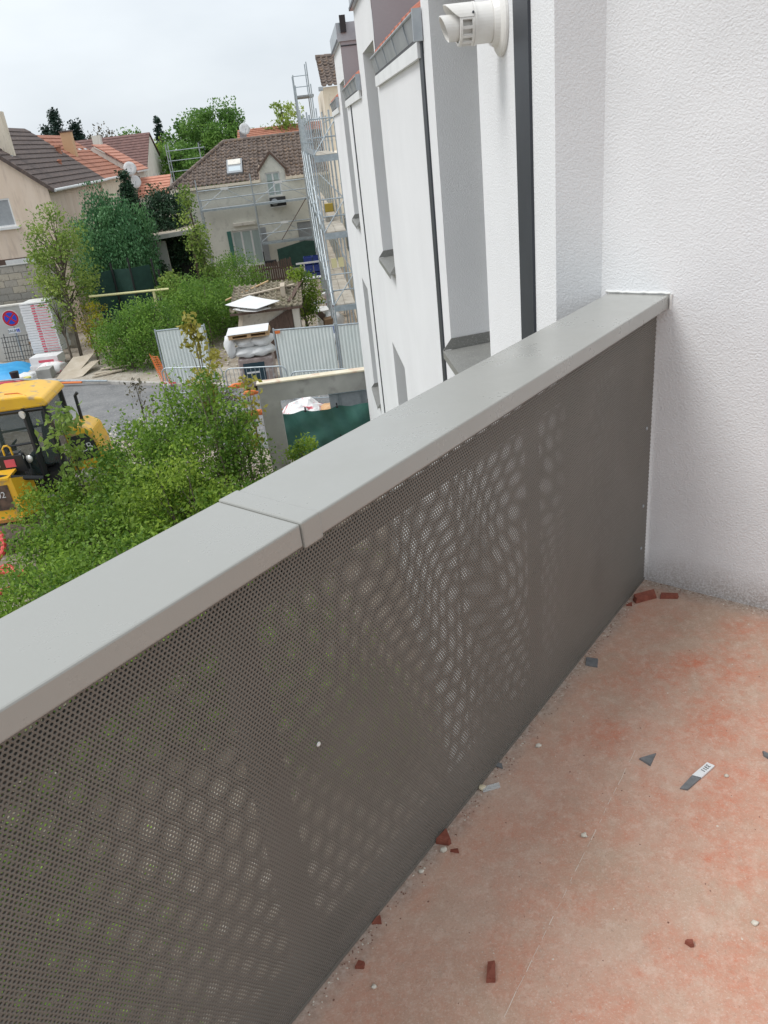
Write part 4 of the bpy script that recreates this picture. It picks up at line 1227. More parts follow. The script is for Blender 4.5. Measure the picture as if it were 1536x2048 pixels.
# ------------------------------------------------------------------ other houses to the right and behind
rh = thing('house', 'house with a bright red roof behind the ridge of the grey house', 'house', (-2, 62, 0))
MB().box(-4.0, 3.0, 60.4, 66.0, 0, 7.55).build('wall', M_BEIGE, rh)
roof_plane('tile_course', (-4.2, 60.1, 7.45), (3.2, 60.1, 7.45), (3.2, 63.2, 8.45), (-4.2, 63.2, 8.45), M_ROOFO, rh, 9)
MB().box(-3.95, -3.5, 60.8, 61.3, 7.6, 8.35).build('chimney', M_SHUT, rh)
dish(-3.55, 60.5, 8.42, 'dish by the chimney of the bright red roof', 0.38)
sh = thing('house', 'tall cream house with mossy tiled roof at the end of the white building', 'house', (2, 41, 0))
MB().box(1.5, 9, 41, 50, 0, 9.4).box(1.5, 9, 31.0, 40.995, 0, 6.7).build('wall', M_CREAM, sh)
tiled((1.45, 40.8, 9.42), (9.1, 40.8, 9.42), (9.1, 44.2, 10.85), (1.45, 44.2, 10.85), M_ROOFG, sh)
for s in range(9):
    MB().tube([(1.45 + s * 0.45, 44.2, 10.88), (1.45 + (s + 1.06) * 0.45, 44.2, 10.88)], 0.12, 8, r2=0.10).build('ridge_tile', M_ROOFG, sh)
MB().box(1.3, 1.5, 40.3, 40.9, 9.25, 9.40).build('gutter', M_ZINC, sh)
MB().box(1.46, 1.499, 33.4, 34.6, 3.0, 4.4).build('window', M_GLASS_DARK, sh)
MB().box(1.46, 1.499, 37.0, 38.2, 3.0, 4.4).build('window', M_GLASS_DARK, sh)

# ------------------------------------------------------------------ scaffolding
sc = thing('scaffolding', 'galvanised scaffolding with two decks along the grey house front', 'scaffolding', (-3, 47.8, 0))
for x in (-6.0, -2.92, 0.12):
    for y in (47.75, 48.45):
        MB().tube([(x, y, 0), (x, y, 5.95 if y < 48 else 4.9)], 0.04, 6).build('standard', M_GALV, sc)
def bay(par, x0, x1, z, y0=47.75, y1=48.45, brace=True):
    MB().box(x0, x1, y0, y1, z - 0.10, z).build('deck', M_GALV, par)
    for dz in (0.5, 1.0):
        MB().tube([(x0, y0, z + dz), (x1, y0, z + dz)], 0.03, 5).build('guard_rail', M_GALV, par)
    if brace:
        xm_ = (x0 + x1) / 2
        MB().tube([(x0, y0 - 0.01, z + 0.05), (xm_, y0 - 0.01, z + 1.0)], 0.016, 5).tube([(x1, y0 - 0.01, z + 0.05), (xm_, y0 - 0.01, z + 1.0)], 0.016, 5).build('diagonal_brace', M_GALV, par)
    MB().box((x0 + x1) / 2 - 0.22, (x0 + x1) / 2 + 0.22, y0 - 0.045, y0 - 0.03, z + 0.93, z + 1.07).build('label_plate', M_WPAINT, par)
bay(sc, -6.0, -2.92, 4.35)
bay(sc, -2.92, 0.12, 4.35)
bay(sc, -2.92, 0.12, 2.20)
MB().tube([(0.0, 47.7, 4.3), (-1.7, 47.7, 2.25)], 0.022, 5).build('diagonal_brace', M_WOODD, sc)
sf = thing('scaffold_frame', 'open scaffold frame standing left of the grey house roof', 'scaffolding', (-6, 47, 0))
for x in (-7.1, -6.95, -4.95):
    MB().tube([(x, 57.2, 0), (x, 57.2, 8.0 if x < -6 else 7.9)], 0.035, 6).build('standard', M_GALV, sf)
for z in (7.6, 7.0, 6.35):
    MB().tube([(-7.1, 57.2, z), (-4.6, 57.2, z)], 0.03, 6).build('guard_rail', M_GALV, sf)
sf.location.x -= 1.55

tw = thing('scaffolding', 'tall galvanised scaffolding running away beside the white building', 'scaffolding', (0.6, 30, 0))
st = [25.6 + 2.55 * k for k in range(9)]
def xo(y): return 0.44 - 0.0125 * (y - 25.6)
tops = [7.95, 8.1, 8.0, 8.2, 8.1, 8.5, 9.6, 10.2, 10.3]
for k, y in enumerate(st):
    for dx in (0.0, 0.72):
        MB().tube([(xo(y) + dx, y, 0), (xo(y) + dx, y, tops[k] + (0.5 if dx else 0) * (k > 6))], 0.031, 6).build('standard', M_GALV, tw)
        for z in (0.6, 1.6, 2.8, 3.8, 5.0, 6.0, 7.2):
            MB().lathe((xo(y) + dx, y, z), (0, 0, 1), [(0, 0.03), (0, 0.055), (0.015, 0.055), (0.015, 0.03)], 8).build('coupler', M_GALV, tw)
    for z in (2.35, 4.60, 6.82):
        MB().tube([(xo(y), y, z - 0.05), (xo(y) + 0.72, y, z - 0.05)], 0.024, 6).build('transom', M_GALV, tw)
M_DECK = mat('dusty_deck', (0.40, 0.36, 0.30), 0.9, (0.52, 0.48, 0.41), nscale=1.6, detail=7, col3=(0.28, 0.23, 0.17), n3=4)
for k in range(8):
    y0, y1 = st[k] + 0.03, st[k + 1] - 0.03
    x = xo((y0 + y1) / 2)
    for z in (2.35, 4.60, 6.82):
        if z > 6 and k not in (0, 1, 2):
            continue
        for j in range(2):
            MB().box(x + 0.04 + j * 0.335, x + 0.04 + j * 0.335 + 0.325, y0, y1, z - 0.03, z + 0.03 + 0.004 * j).build('deck_board', M_DECK, tw)
        MB().obox((xo(y0) - 0.03, y0, z + 0.04), (xo(y1) - xo(y0), y1 - y0, 0), (0.025, 0, 0), (0, 0, 0.15)).build('toe_board', M_GALV, tw)
        for dz in (0.5, 1.0):
            MB().tube([(xo(y0), y0, z + dz), (xo(y1), y1, z + dz)], 0.023, 5).build('guard_rail', M_GALV, tw)
        MB().tube([(xo(y0) + 0.72, y0, z + 1.0), (xo(y1) + 0.72, y1, z + 1.0)], 0.023, 5).build('guard_rail', M_GALV, tw)
    MB().tube([(xo(y0) - 0.03, y0, (2.4, 4.65)[k % 2]), (xo(y1) - 0.03, y1, (4.5, 6.8)[k % 2])], 0.02, 5).build('diagonal_brace', M_GALV, tw)
for z in (2.35, 4.60, 6.82):             # near end
    MB().box(xo(25.6) - 0.01, xo(25.6) + 0.76, 25.52, 25.57, z - 0.16, z + 0.02).build('end_board', M_GALV, tw)
    for dz in (0.5, 1.0):
        MB().tube([(xo(25.6), 25.6, z + dz), (xo(25.6) + 0.9, 25.6, z + dz)], 0.021, 5).build('guard_rail', M_GALV, tw)
    MB().tube([(xo(25.6), 25.57, z + 0.05), (xo(25.6) + 0.75, 25.57, z + 0.95)], 0.018, 5).build('diagonal_brace', M_GALV, tw)
MB().box(xo(46) - 0.02, xo(46) + 0.95, 44.0, 46.2, 9.24, 9.32).build('deck', M_SHUT, tw)
for z in (9.8, 10.3):
    MB().tube([(xo(46), 46.0, z), (xo(46) + 0.8, 46.0, z)], 0.022, 5).build('guard_rail', M_GALV, tw)
for k, x in enumerate((0.56, 0.80)):
    tag(MB().prism([(x, 27.0 + k * 0.02, 3.35), (x + 0.18, 27.0 + k * 0.02, 3.35), (x + 0.18, 27.0 + k * 0.02, 3.66), (x, 27.0 + k * 0.02, 3.66)], (0, 0.02, 0)).build('notice_board', mat('pale_yellow_board', (0.72, 0.66, 0.38), 0.7)), ['yellow notice board on the nearest scaffold standard', 'yellow notice board hung just right of the nearest scaffold standard'][k], 'notice board', 'yellow notice boards')
for k, (x, y, z) in enumerate(((0.86, 33.0, 4.64), (0.92, 33.3, 4.64))):
    tag(MB().box(x - 0.18, x + 0.18, y + k * 0.4, y + 0.3 + k * 0.4, z, z + 0.3 - 0.06 * k).build('bucket_tray', mat('mustard_plastic', (0.40, 0.30, 0.05), 0.6)), ['front mustard mortar tub on the middle scaffold deck', 'back mustard mortar tub on the middle scaffold deck'][k], 'tub', 'mortar tubs on the scaffolding')
MB_ = MB().prism([(0.60, 29.0, 4.65), (0.62, 31.0, 4.65), (0.62, 31.0, 5.35), (0.60, 29.0, 5.35)], (0.02, 0, 0)).build('metal_sheet', M_ZINC)
tag(MB_, 'thin grey panel leaning on the middle scaffold deck', 'panel')

# ------------------------------------------------------------------ fences, walls and barriers along the street
def hoarding(label, p0, p1, group, z1=2.0, lean=0.0):
    p0, p1 = Vector((*p0, 0)), Vector((*p1, 0))
    t = thing('hoarding_panel', label, 'hoarding', p0, group)
    u = (p1 - p0).normalized()
    L = (p1 - p0).length
    nrm = Vector((u.y, -u.x, 0))
    n = int(L / 0.115) * 4
    vs, fs = [], []
    for j in range(n + 1):
        s = 0.05 + (L - 0.10) * j / n
        d = (0.0, 0.018, 0.018, 0.0)[j % 4]
        for z in (0.08, z1 - 0.03):
            vs.append(p0 + u * s + nrm * d + Vector((0, 0, z)))
    for j in range(n):
        fs.append((2 * j, 2 * j + 2, 2 * j + 3, 2 * j + 1))
    b = MB().add(vs, fs)
    b.build('corrugated_sheet', M_HOARD, t)
    MB().tube([p0 + Vector((0, 0, 0)), p0 + Vector((0, 0, z1 + 0.06))], 0.028, 8).tube([p1, p1 + Vector((0, 0, z1 + 0.06))], 0.028, 8).tube([p0 + Vector((0, 0, z1)), p1 + Vector((0, 0, z1))], 0.026, 8).tube([p0 + Vector((0, 0, 0.06)), p1 + Vector((0, 0, 0.06))], 0.024, 8).build('frame', M_GALV, t)
    for q in (p0, p1):
        MB().obox(q - u * 0.15 - nrm * 0.3, u * 0.3, nrm * 0.6, (0, 0, 0.14)).build('foot_block', M_CONC, t)
    return t
GH = 'corrugated hoarding panels'
hoarding('single corrugated hoarding panel standing before the garden bushes', (-5.75, 27.15), (-4.05, 27.0), GH)
r1 = hoarding('corrugated hoarding panel with an orange corner tag, next to the pallets', (-1.60, 24.85), (0.34, 24.42), GH)
MB().box(-1.56, -1.40, 24.74, 24.78, 1.90, 1.98).build('corner_tag', M_ORANGE, r1)
hoarding('corrugated hoarding panel nearest the white building', (0.40, 24.40), (2.35, 24.05), GH)

pw = thing('gateway_wall', 'grey concrete wall with a large gateway opening and cream mortar cap', 'wall', (-1.7, 17.7, 0))
MB().box(-1.73, -1.27, 17.7, 17.92, 0, 1.865).build('pier', M_CONC, pw)
MB().box(-1.73, 1.9, 17.7, 17.92, 1.866, 2.30).build('beam', M_CONC, pw)
MB().box(1.5, 1.9, 17.7, 17.92, 0, 1.865).build('pier', M_CONC, pw)
MB().box(-1.75, 1.9, 17.68, 17.95, 2.301, 2.345).build('cap', M_CREAMCAP, pw, bevel=0.01)

# green tarpaulin on a wire, with folds
tp = thing('tarpaulin', 'green tarpaulin hung behind the concrete gateway opening', 'tarpaulin', (0, 18.6, 0))
nx, nzz = 60, 16
vs, fs = [], []
for i in range(nx + 1):
    x = -1.55 + 3.2 * i / nx
    sag = 0.05 * abs(math.sin(math.pi * (x + 1.55) / 0.8))
    for j in range(nzz + 1):
        s = j / nzz
        z = (1.26 - sag) * (1 - s)
        y = 18.6 + 0.05 * math.sin(x * 5.3 + s * 3) * (0.3 + s) + 0.035 * math.sin(x * 13 - s * 7) + 0.03 * math.sin(9 * s + 4 * x)
        vs.append((x, y, z))
for i in range(nx):
    for j in range(nzz):
        a = i * (nzz + 1) + j
        fs.append((a, a + 1, a + nzz + 2, a + nzz + 1))
MB().add(vs, fs).build('sheet', M_TARPG, tp, smooth=True)
for k in range(5):
    x = -1.55 + 0.8 * k
    MB().tube([(x, 18.66, 0), (x, 18.66, 1.32)], 0.022, 6).build('post', M_BLACK, tp)
    MB().lathe((x, 18.58, 1.25), (0, -1, 0), [(0, 0), (0, 0.035), (0.03, 0.03), (0.04, 0)], 8).build('clip', M_BLACK, tp)
# things behind the tarpaulin
def lump(name, x, y, z, sx, sy, sz, m, seed=0, n=14, parent=None, squash=1.0, crease=0.16):
    """soft irregular heap or bag, one closed skin"""
    r_ = np.random.default_rng(seed)
    vs, fs = [], []
    rows = 9
    ph = r_.uniform(0, 6.28, 6)
    for i in range(rows + 1):
        t_ = math.pi * i / rows
        for j in range(n):
            a = 2 * math.pi * j / n
            k = 1 + crease * math.sin(3 * a + ph[0] + 2 * t_) + crease * 0.7 * math.sin(5 * a + ph[1] - 3 * t_) + r_.uniform(-.06, .06)
            rr = math.sin(t_) ** 0.6 * k
            vs.append((x + sx * rr * math.cos(a), y + sy * rr * math.sin(a), z + sz * 0.5 * (1 - math.cos(t_) * (1 + 0.06 * math.sin(4 * a + ph[2])))))
    for i in range(rows):
        for j in range(n):
            a, b_ = i * n + j, i * n + (j + 1) % n
            fs.append((a, b_, b_ + n, a + n))
    return MB().add(vs, fs).build(name, m, parent, smooth=True)
def printed(name, c1, c2, sc_, lo, hi):
    return mat(name, c1, 0.5, c2, nscale=sc_, lo=lo, hi=hi, bump=0.3, bscale=6, bdist=0.03)
M_REDPRINT = printed('white_film_with_red_print', (0.80, 0.79, 0.78), (0.62, 0.12, 0.15), 3.2, 0.56, 0.62)
ws = thing('wrapped_stack', 'heap of white wrapping film with red print seen through the gateway', 'wrapping film', (-0.9, 20.6, 0))
vs, fs = [], []
r_ = np.random.default_rng(5)
for i in range(12):
    for j in range(9):
        x, y = -1.62 + 1.42 * i / 11, 20.0 + 1.6 * j / 8
        ed = min(i, 11 - i) / 5.5
        vs.append((x + r_.uniform(-.06, .06), y + r_.uniform(-.06, .06) - 0.5 * (x + 1) * 0.4, 0.25 + 0.42 * min(1, ed * 1.6) + r_.uniform(-.07, .07)))
for i in range(11):
    for j in range(8):
        a = i * 9 + j
        fs.append((a, a + 9, a + 10, a + 1))
MB().add(vs, fs).build('film', M_REDPRINT, ws)
MB().box(-1.4, -0.45, 20.2, 21.3, 0, 0.5).build('contents', M_WSHEET, ws)
gp = thing('panel_stack', 'grey folded fence panels lying behind the green tarpaulin', 'panel', (0.6, 20.0, 0))
MB().box(-0.12, 1.6, 19.9, 19.94, 0.5, 1.18).build('panel', M_SHUT, gp)
MB().box(-0.14, 1.6, 19.87, 19.97, 1.181, 1.215).build('top_rail', M_GALV, gp)
for x in (0.1, 0.16, 0.72, 0.78):
    MB().box(x, x + 0.012, 19.885, 19.8985, 0.5, 1.18).build('seam', M_ZINC, gp)
for x in (0.72, 1.06):
    MB().tube([(x, 21.4, 0), (x, 21.4, 1.0)], 0.03, 6).build('post', M_BLACK, gp)
tag(lump('sand_heap', -0.05, 21.2, -0.05, 0.45, 0.5, 0.55, mat('orange_sand', (0.55, 0.33, 0.17), 0.95, (0.62, 0.42, 0.25), nscale=6), 9), 'small heap of orange sand left of the grey panels', 'sand heap')

def barrier(label, p0, p1, posts=True):
    p0, p1 = Vector((*p0, 0)), Vector((*p1, 0))
    t = thing('crowd_barrier', label, 'barrier', p0, 'grey tubular crowd barriers')
    u = (p1 - p0).normalized()
    L = (p1 - p0).length
    Zv = Vector((0, 0, 1))
    pts = [p0 + Zv * 0.05, p0 + Zv * 0.90]
    for k in range(1, 5):
        a = math.pi / 2 * k / 5
        pts.append(p0 + u * (0.2 - 0.2 * math.cos(a)) + Zv * (0.90 + 0.2 * math.sin(a)))
    pts += [p0 + u * 0.2 + Zv * 1.10, p1 - u * 0.2 + Zv * 1.10]
    for k in range(1, 5):
        a = math.pi / 2 * k / 5
        pts.append(p1 - u * (0.2 - 0.2 * math.sin(a)) + Zv * (0.90 + 0.2 * math.cos(a)))
    pts += [p1 + Zv * 0.90, p1 + Zv * 0.05]
    MB().tube(pts, 0.021, 8).build('frame', M_GALV, t)
    MB().tube([p0 + Zv * 0.25, p1 + Zv * 0.25], 0.017, 6).build('lower_rail', M_GALV, t)
    nb = int(L / 0.14)
    for k in range(1, nb):
        q = p0 + u * (L * k / nb)
        MB().tube([q + Zv * 0.25, q + Zv * 1.10], 0.008, 5).build('bar', M_GALV, t)
    for q in (p0 + u * 0.2, p1 - u * 0.2):
        w_ = Vector((-u.y, u.x, 0))
        MB().tube([q - w_ * 0.3, q + w_ * 0.3], 0.017, 6).build('foot', M_GALV, t)
    return t
barrier('crowd barrier half covered by orange net at the bare end of the hoarding', (-5.5, 25.5), (-3.45, 24.75))
barrier('crowd barrier in front of the wrapped pallet stack', (-3.3, 24.35), (-1.35, 23.75))
barrier('crowd barrier before the hoarding, left above the concrete gateway', (-1.2, 22.95), (0.6, 22.45))
barrier('crowd barrier before the hoarding, nearest the white building', (0.66, 22.42), (2.4, 21.9))

nt_ = thing('safety_net', 'orange plastic safety net slung over the crowd barrier', 'safety net', (-5.8, 26.5, 0))
net = MB()
A, B_ = Vector((-6.30, 27.75, 0)), Vector((-5.86, 27.25, 0))
def netp(s, z):
    return A.lerp(B_, s) + Vector((0.04 * math.sin(9 * s + 2 * z) + 0.28 * (1 - z), -0.25 * (1 - z), 0.06 + z * (1.05 - 0.06 * math.sin(math.pi * s))))
for k in range(17):
    z = k / 16
    for q in range(4):
        a, b_ = netp(q / 4, z), netp((q + 1) / 4, z)
        net.obox(a, b_ - a, (0.008, 0, 0), (0, 0, 0.018))
for k in range(9):
    a, b_ = netp(k / 8, 0), netp(k / 8, 1)
    net.obox(a, (0.006, 0.016, 0), (0.008, 0, 0), b_ - a)
net.build('mesh', M_ORANGE, nt_)
rw = MB()
for k in range(4):
    rw.obox(Vector((-5.55, 25.42, 0.60)) + Vector((0.12, -0.045, 0)) * k, (0.118, -0.044, 0), (0, 0.006, 0), (0, 0, 0.09 - 0.012 * k))
tag(rw.build('hazard_tape', printed('red_white_tape', (0.78, 0.78, 0.77), (0.6, 0.05, 0.06), 9, 0.45, 0.5)), 'scrap of red and white tape on the barrier by the orange net', 'tape')
for k, (x, y, z) in enumerate(((-2.95, 24.0, 0.62), (-2.55, 23.7, 0.42), (-2.2, 21.2, 0.55), (-1.75, 21.0, 0.6))):
    tag(lump('net_scrap', x, y, z - 0.10, 0.20, 0.05, 0.17, M_ORANGE, 30 + k, 13, crease=0.45),
        ['crumpled orange net on the barrier, upper left of the pallet stack', 'crumpled orange net low on the barrier before the pallets', 'left orange net scrap behind the sapling by the gateway', 'right orange net scrap beside the gateway pier'][k], 'net scrap', 'orange net scraps')

# ------------------------------------------------------------------ pallet stack
ps = thing('pallet_stack', 'shrink wrapped mauve bricks under white big bags, topped by a wooden pallet', 'pallet stack', (-2.4, 25.8, 0))
MB().box(-2.95, -1.80, 25.25, 26.35, 0.14, 1.10).build('wrapped_bricks', M_BRICKWRAP, ps, bevel=0.05)
MB().box(-2.80, -2.10, 25.238, 25.247, 0.35, 0.95).build('label', M_TEAL, ps)
MB().box(-2.72, -2.30, 25.232, 25.237, 0.60, 0.66).build('label_print', M_WPAINT, ps)
for k in range(5):
    MB().box(-2.95 + k * 0.26, -2.95 + k * 0.26 + 0.1, 25.25, 26.35, 0.0, 0.138).build('pallet_block', M_WOOD, ps)
for k, (x, y, z, sx, sz) in enumerate(((-2.62, 25.7, 1.09, 0.48, 0.36), (-2.12, 25.65, 1.10, 0.42, 0.34), (-2.58, 25.8, 1.40, 0.46, 0.38), (-2.1, 25.75, 1.40, 0.40, 0.36))):
    lump('big_bag', x, y, z, sx, 0.5, sz, M_WSHEET, 40 + k, 18, ps, crease=0.10)
lump('loose_film', -3.12, 25.4, 1.15, 0.16, 0.2, 0.75, M_WSHEET, 51, 12, ps, crease=0.2)
MB().obox((-3.10, 25.22, 1.78), (1.32, -0.05, 0.02), (0, 0.95, 0), (0, 0, 0.022)).build('pallet_board', M_WOOD, ps)
for k in range(3):
    MB().obox((-3.10 + k * 0.6, 25.21, 1.803), (0.13, -0.005, 0), (0, 0.95, 0), (0, 0, 0.085)).build('pallet_block', M_WOOD, ps)
for k in range(6):
    MB().obox((-3.10, 25.20 + k * 0.165, 1.889), (1.32, -0.05, 0.02), (0, 0.12, 0), (0, 0, 0.022)).build('pallet_slat', M_WOOD, ps)
MB().obox((-3.16, 25.19, 1.93), (1.36, -0.05, 0.02), (0, 1.0, 0.03), (0, 0, 0.012)).build('top_film', M_WSHEET, ps)

# ------------------------------------------------------------------ tiled shed with boards on its roof
sd = thing('shed', 'tumbledown shed with a mossy tiled roof behind the hoarding', 'shed', (-2, 29, 0))
MB().box(-3.1, -0.85, 29.5, 31.4, 0, 1.86).build('wall', mat('patchy_white_block_wall', (0.50, 0.46, 0.39), 0.95, (0.66, 0.63, 0.57), nscale=2, col3=(0.3, 0.27, 0.22), n3=4), sd)
MB().box(-1.08, -0.84, 29.40, 29.498, 0, 1.80).build('door_jamb', M_CREAMW, sd)
tiled((-3.35, 29.1, 1.90), (-0.64, 29.0, 1.90), (-0.64, 31.6, 2.42), (-3.35, 31.6, 2.42), mat('mossy_shed_tile', (0.22, 0.19, 0.14), 0.95, (0.34, 0.30, 0.23), nscale=4, col3=(0.15, 0.16, 0.07), n3=6), sd, 0.2, 0.3)
MB().obox((-3.35, 29.06, 1.80), (2.68, -0.1, 0), (0, 0.05, 0), (0, 0, 0.075)).build('eave_board', M_WOODD, sd)
for k in range(7):                       # brown sheet cladding leaning on the front
    x = -2.32 + k * 0.175
    MB().prism([(x, 29.25, 0.0), (x + 0.168, 29.25, 0.0), (x + 0.168, 29.42, 1.20 + 0.085 * (k + 1)), (x, 29.42, 1.20 + 0.085 * k)], (0, 0.02, 0)).build('plank', M_WOODD, sd)
def warped(name, pts, m, label, cat, thick=0.012, sag=0.05, group=None):
    """thin board lying loose, slightly bent: corner points a b c d"""
    a, b_, c, d = map(Vector, pts)
    n = 6
    vs, fs = [], []
    for lay in (0, 1):
        for i in range(n + 1):
            for j in range(n + 1):
                s, t_ = i / n, j / n
                p = a.lerp(b_, s).lerp(d.lerp(c, s), t_)
                vs.append(p + Vector((0, 0, -sag * math.sin(math.pi * s) * 1.0 + (thick if lay else 0))))
    N1 = (n + 1) ** 2
    for i in range(n):
        for j in range(n):
            q = i * (n + 1) + j
            fs.append((q + N1, q + n + 1 + N1, q + n + 2 + N1, q + 1 + N1))
            fs.append((q, q + 1, q + n + 2, q + n + 1))
    for i in range(n):
        for (q, r2) in ((i * (n + 1), (i + 1) * (n + 1)), (i * (n + 1) + n, (i + 1) * (n + 1) + n), (i, i + 1), (n * (n + 1) + i, n * (n + 1) + i + 1)):
            fs.append((q, r2, r2 + N1, q + N1))
    return tag(MB().add(vs, fs).build(name, m), label, cat, group)
warped('white_board', [(-3.50, 29.45, 2.16), (-2.30, 28.55, 2.04), (-1.46, 28.9, 2.16), (-2.62, 30.2, 2.26)], M_WSHEET, 'upper large white board lying on the shed roof', 'board', 0.015, 0.02, 'loose white boards')
warped('white_board', [(-3.22, 29.15, 2.02), (-2.35, 28.60, 1.94), (-1.80, 28.8, 1.97), (-2.70, 29.5, 2.06)], M_WSHEET, 'lower white board poking out from under the big one on the shed', 'board', 0.015, 0.03, 'loose white boards')
tag(MB().box(-1.42, -1.25, 29.9, 30.8, 2.12, 2.50).build('chimney_block', M_PLY), 'pale wooden block standing on the shed roof', 'block')
warped('yellow_foam_board', [(-2.35, 33.4, 1.15), (-1.55, 33.0, 1.15), (-1.45, 33.8, 1.55), (-2.05, 34.3, 1.6)], mat('yellow_foam', (0.62, 0.50, 0.20), 0.8), 'yellow foam board among the rubbish behind the shed', 'board')
tag(lump('white_bag', -1.20, 33.2, 1.15, 0.42, 0.3, 0.5, M_WSHEET, 61), 'white plastic bag right of the yellow foam board', 'bag', 'rubbish bags')
tag(lump('white_bag', -0.80, 33.5, 1.15, 0.32, 0.3, 0.42, M_WSHEET, 62), 'white plastic bag below the small leafy tree', 'bag', 'rubbish bags')
warped('green_board', [(-2.9, 37.5, 0.55), (-2.0, 37.5, 0.55), (-1.75, 38.2, 1.15), (-2.65, 38.2, 1.0)], M_TARPG, 'dark green board behind the yellow foam board', 'board')
tag(MB().obox((-2.35, 41.0, 0.25), (1.55, 0, 0), (0, 0.06, 0), (0, 0, 0.62)).build('concrete_slab', M_CONC), 'grey concrete slab stood on edge below the picket fence', 'slab')
tag(MB().obox((-2.0, 40.2, 0.35), (1.35, 0.05, -0.05), (0, 0.2, 0), (0, 0, 0.12)).build('clay_beam', M_ROOFO), 'reddish beam lying before the grey concrete slab', 'beam')
tag(MB().lathe((-0.95, 40.0, 0.25), (0, 0, 1), [(0, 0.0), (0, 0.16), (0.04, 0.16), (0.05, 0.09), (0.5, 0.02), (0.5, 0)], 12).build('traffic_cone', M_ORANGE), 'small orange cone left of the leafy tree', 'cone')
tag(lump('rubble_mound', 0.15, 28.8, -0.15, 0.85, 0.9, 0.95, M_STONE, 69, 20, crease=0.2), 'grey rubble mound under the sacks behind the hoarding', 'rubble heap')
wb = [(-0.35, 28.9, .35, .32, M_WSHEET, 'knobbly white sack at the left of the rubble heap'), (0.05, 28.6, .62, .28, M_WSHEET, 'white sack on top of the rubble heap'),
      (0.36, 28.6, .72, .24, M_NAVY, 'navy blue torn sack on the rubble heap'), (0.32, 28.2, .58, .20, M_WSHEET, 'white sack in front of the navy sack'),
      (0.02, 28.1, .35, .28, M_BRICKWRAP, 'mauve film sack at the foot of the rubble heap'), (0.62, 28.7, .55, .22, M_WSHEET, 'white sack right of the navy sack')]
for k, (x, y, z, r__, m, lab) in enumerate(wb):
    tag(lump('rubble_sack', x, y, z, r__, r__, r__ * 1.5, m, 70 + k), lab, 'sack', 'sacks on the rubble heap')
tag(lump('dust_sheet', 0.42, 31.6, 0.2, 0.36, 0.5, 0.85, M_WSHEET, 80, 18, crease=0.22), 'pale creased sheet bundled by the scaffold foot', 'sheet')
tag(MB().obox((-0.25, 31.9, 0.95), (0.75, -1.0, -0.75), (0.25, 0.2, 0), (0, 0, 0.03)).build('dark_plank', M_WOODD), 'dark plank slanting down beside the leafy tree', 'plank')

for k, (a_, b2) in enumerate((((-2.9, 30.2, 2.24), (-0.9, 30.7, 2.36)), ((-1.2, 29.3, 2.02), (-0.7, 31.2, 2.40)), ((-3.6, 30.6, 2.1), (-1.9, 31.4, 2.50)), ((-3.4, 28.9, 0.3), (-3.05, 29.4, 1.75)))):
    a_, b2 = Vector(a_), Vector(b2)
    tag(MB().obox(a_, b2 - a_, Vector((0.0, 0.13, 0.01)) if k != 1 and k != 3 else Vector((0.15, 0, 0)), (0, 0, 0.04)).build('loose_plank', (M_PLY, M_WOODD, M_WOOD, M_PLY)[k]),
        ['weathered plank lying along the shed roof', 'dark plank along the right edge of the shed roof', 'pine plank across the back of the shed roof', 'plank leaning on the left corner of the shed'][k], 'plank', 'loose planks on the shed')
for k, (x, y, w_, d_, h_, m) in enumerate(((-2.9, 32.6, 0.9, 0.6, 0.95, M_NETG), (-1.9, 32.4, 0.6, 0.5, 0.8, M_SHUT), (-0.2, 33.4, 0.5, 0.6, 0.7, M_WSHEET), (-1.5, 36.5, 1.0, 0.5, 0.6, M_WOODD), (0.0, 30.6, 0.35, 0.5, 0.9, M_CARD))):
    tag(MB().obox((x, y, 0), (w_, 0.08, 0.03), (-0.05, d_, 0), (0.02 * k, 0, h_)).build('storage_bin', m), ['dark green bin behind the shed', 'grey bin behind the shed roof', 'white bin at the back of the rubbish heap', 'brown bin below the picket fence', 'cardboard bin by the leafy tree trunk'][k], 'bin', 'bins in the rubbish yard')
# picket fence, every picket on its own
pf = thing('picket_fence', 'weathered brown picket fence below the french window', 'fence', (-2.3, 44, 0))
for k in range(19):
    x = -3.55 + k * 0.122
    h_ = 1.42 + random.uniform(-.05, .05) + 0.012 * k
    MB().prism([(x, 44.0, 0.35), (x + 0.10, 44.0, 0.35), (x + 0.10 + random.uniform(-.01, .01), 44.0, h_), (x + 0.05, 44.0, h_ + 0.06), (x + random.uniform(-.01, .01), 44.0, h_)], (0, 0.02, 0)).build('picket', M_WOODD, pf)
for z in (0.6, 1.2):
    MB().box(-3.6, -1.2, 44.025, 44.06, z, z + 0.07).build('rail', M_WOODD, pf)
tag(MB().box(-2.75, -2.1, 45.2, 45.5, 1.2, 1.5).box(-2.78, -2.72, 45.35, 45.41, 1.5, 2.0).build('barbecue', M_BLACK), 'small black barbecue behind the picket fence', 'barbecue')
tag(MB().prism([(-2.05, 47.2, 0.7), (0.35, 47.2, 0.7), (0.35, 47.2, 2.02), (-0.4, 47.2, 2.12), (-2.05, 47.2, 1.82)], (0, 0.03, 0)).build('green_screen', M_NETG), 'dark green net screen behind the blue crates', 'screen')
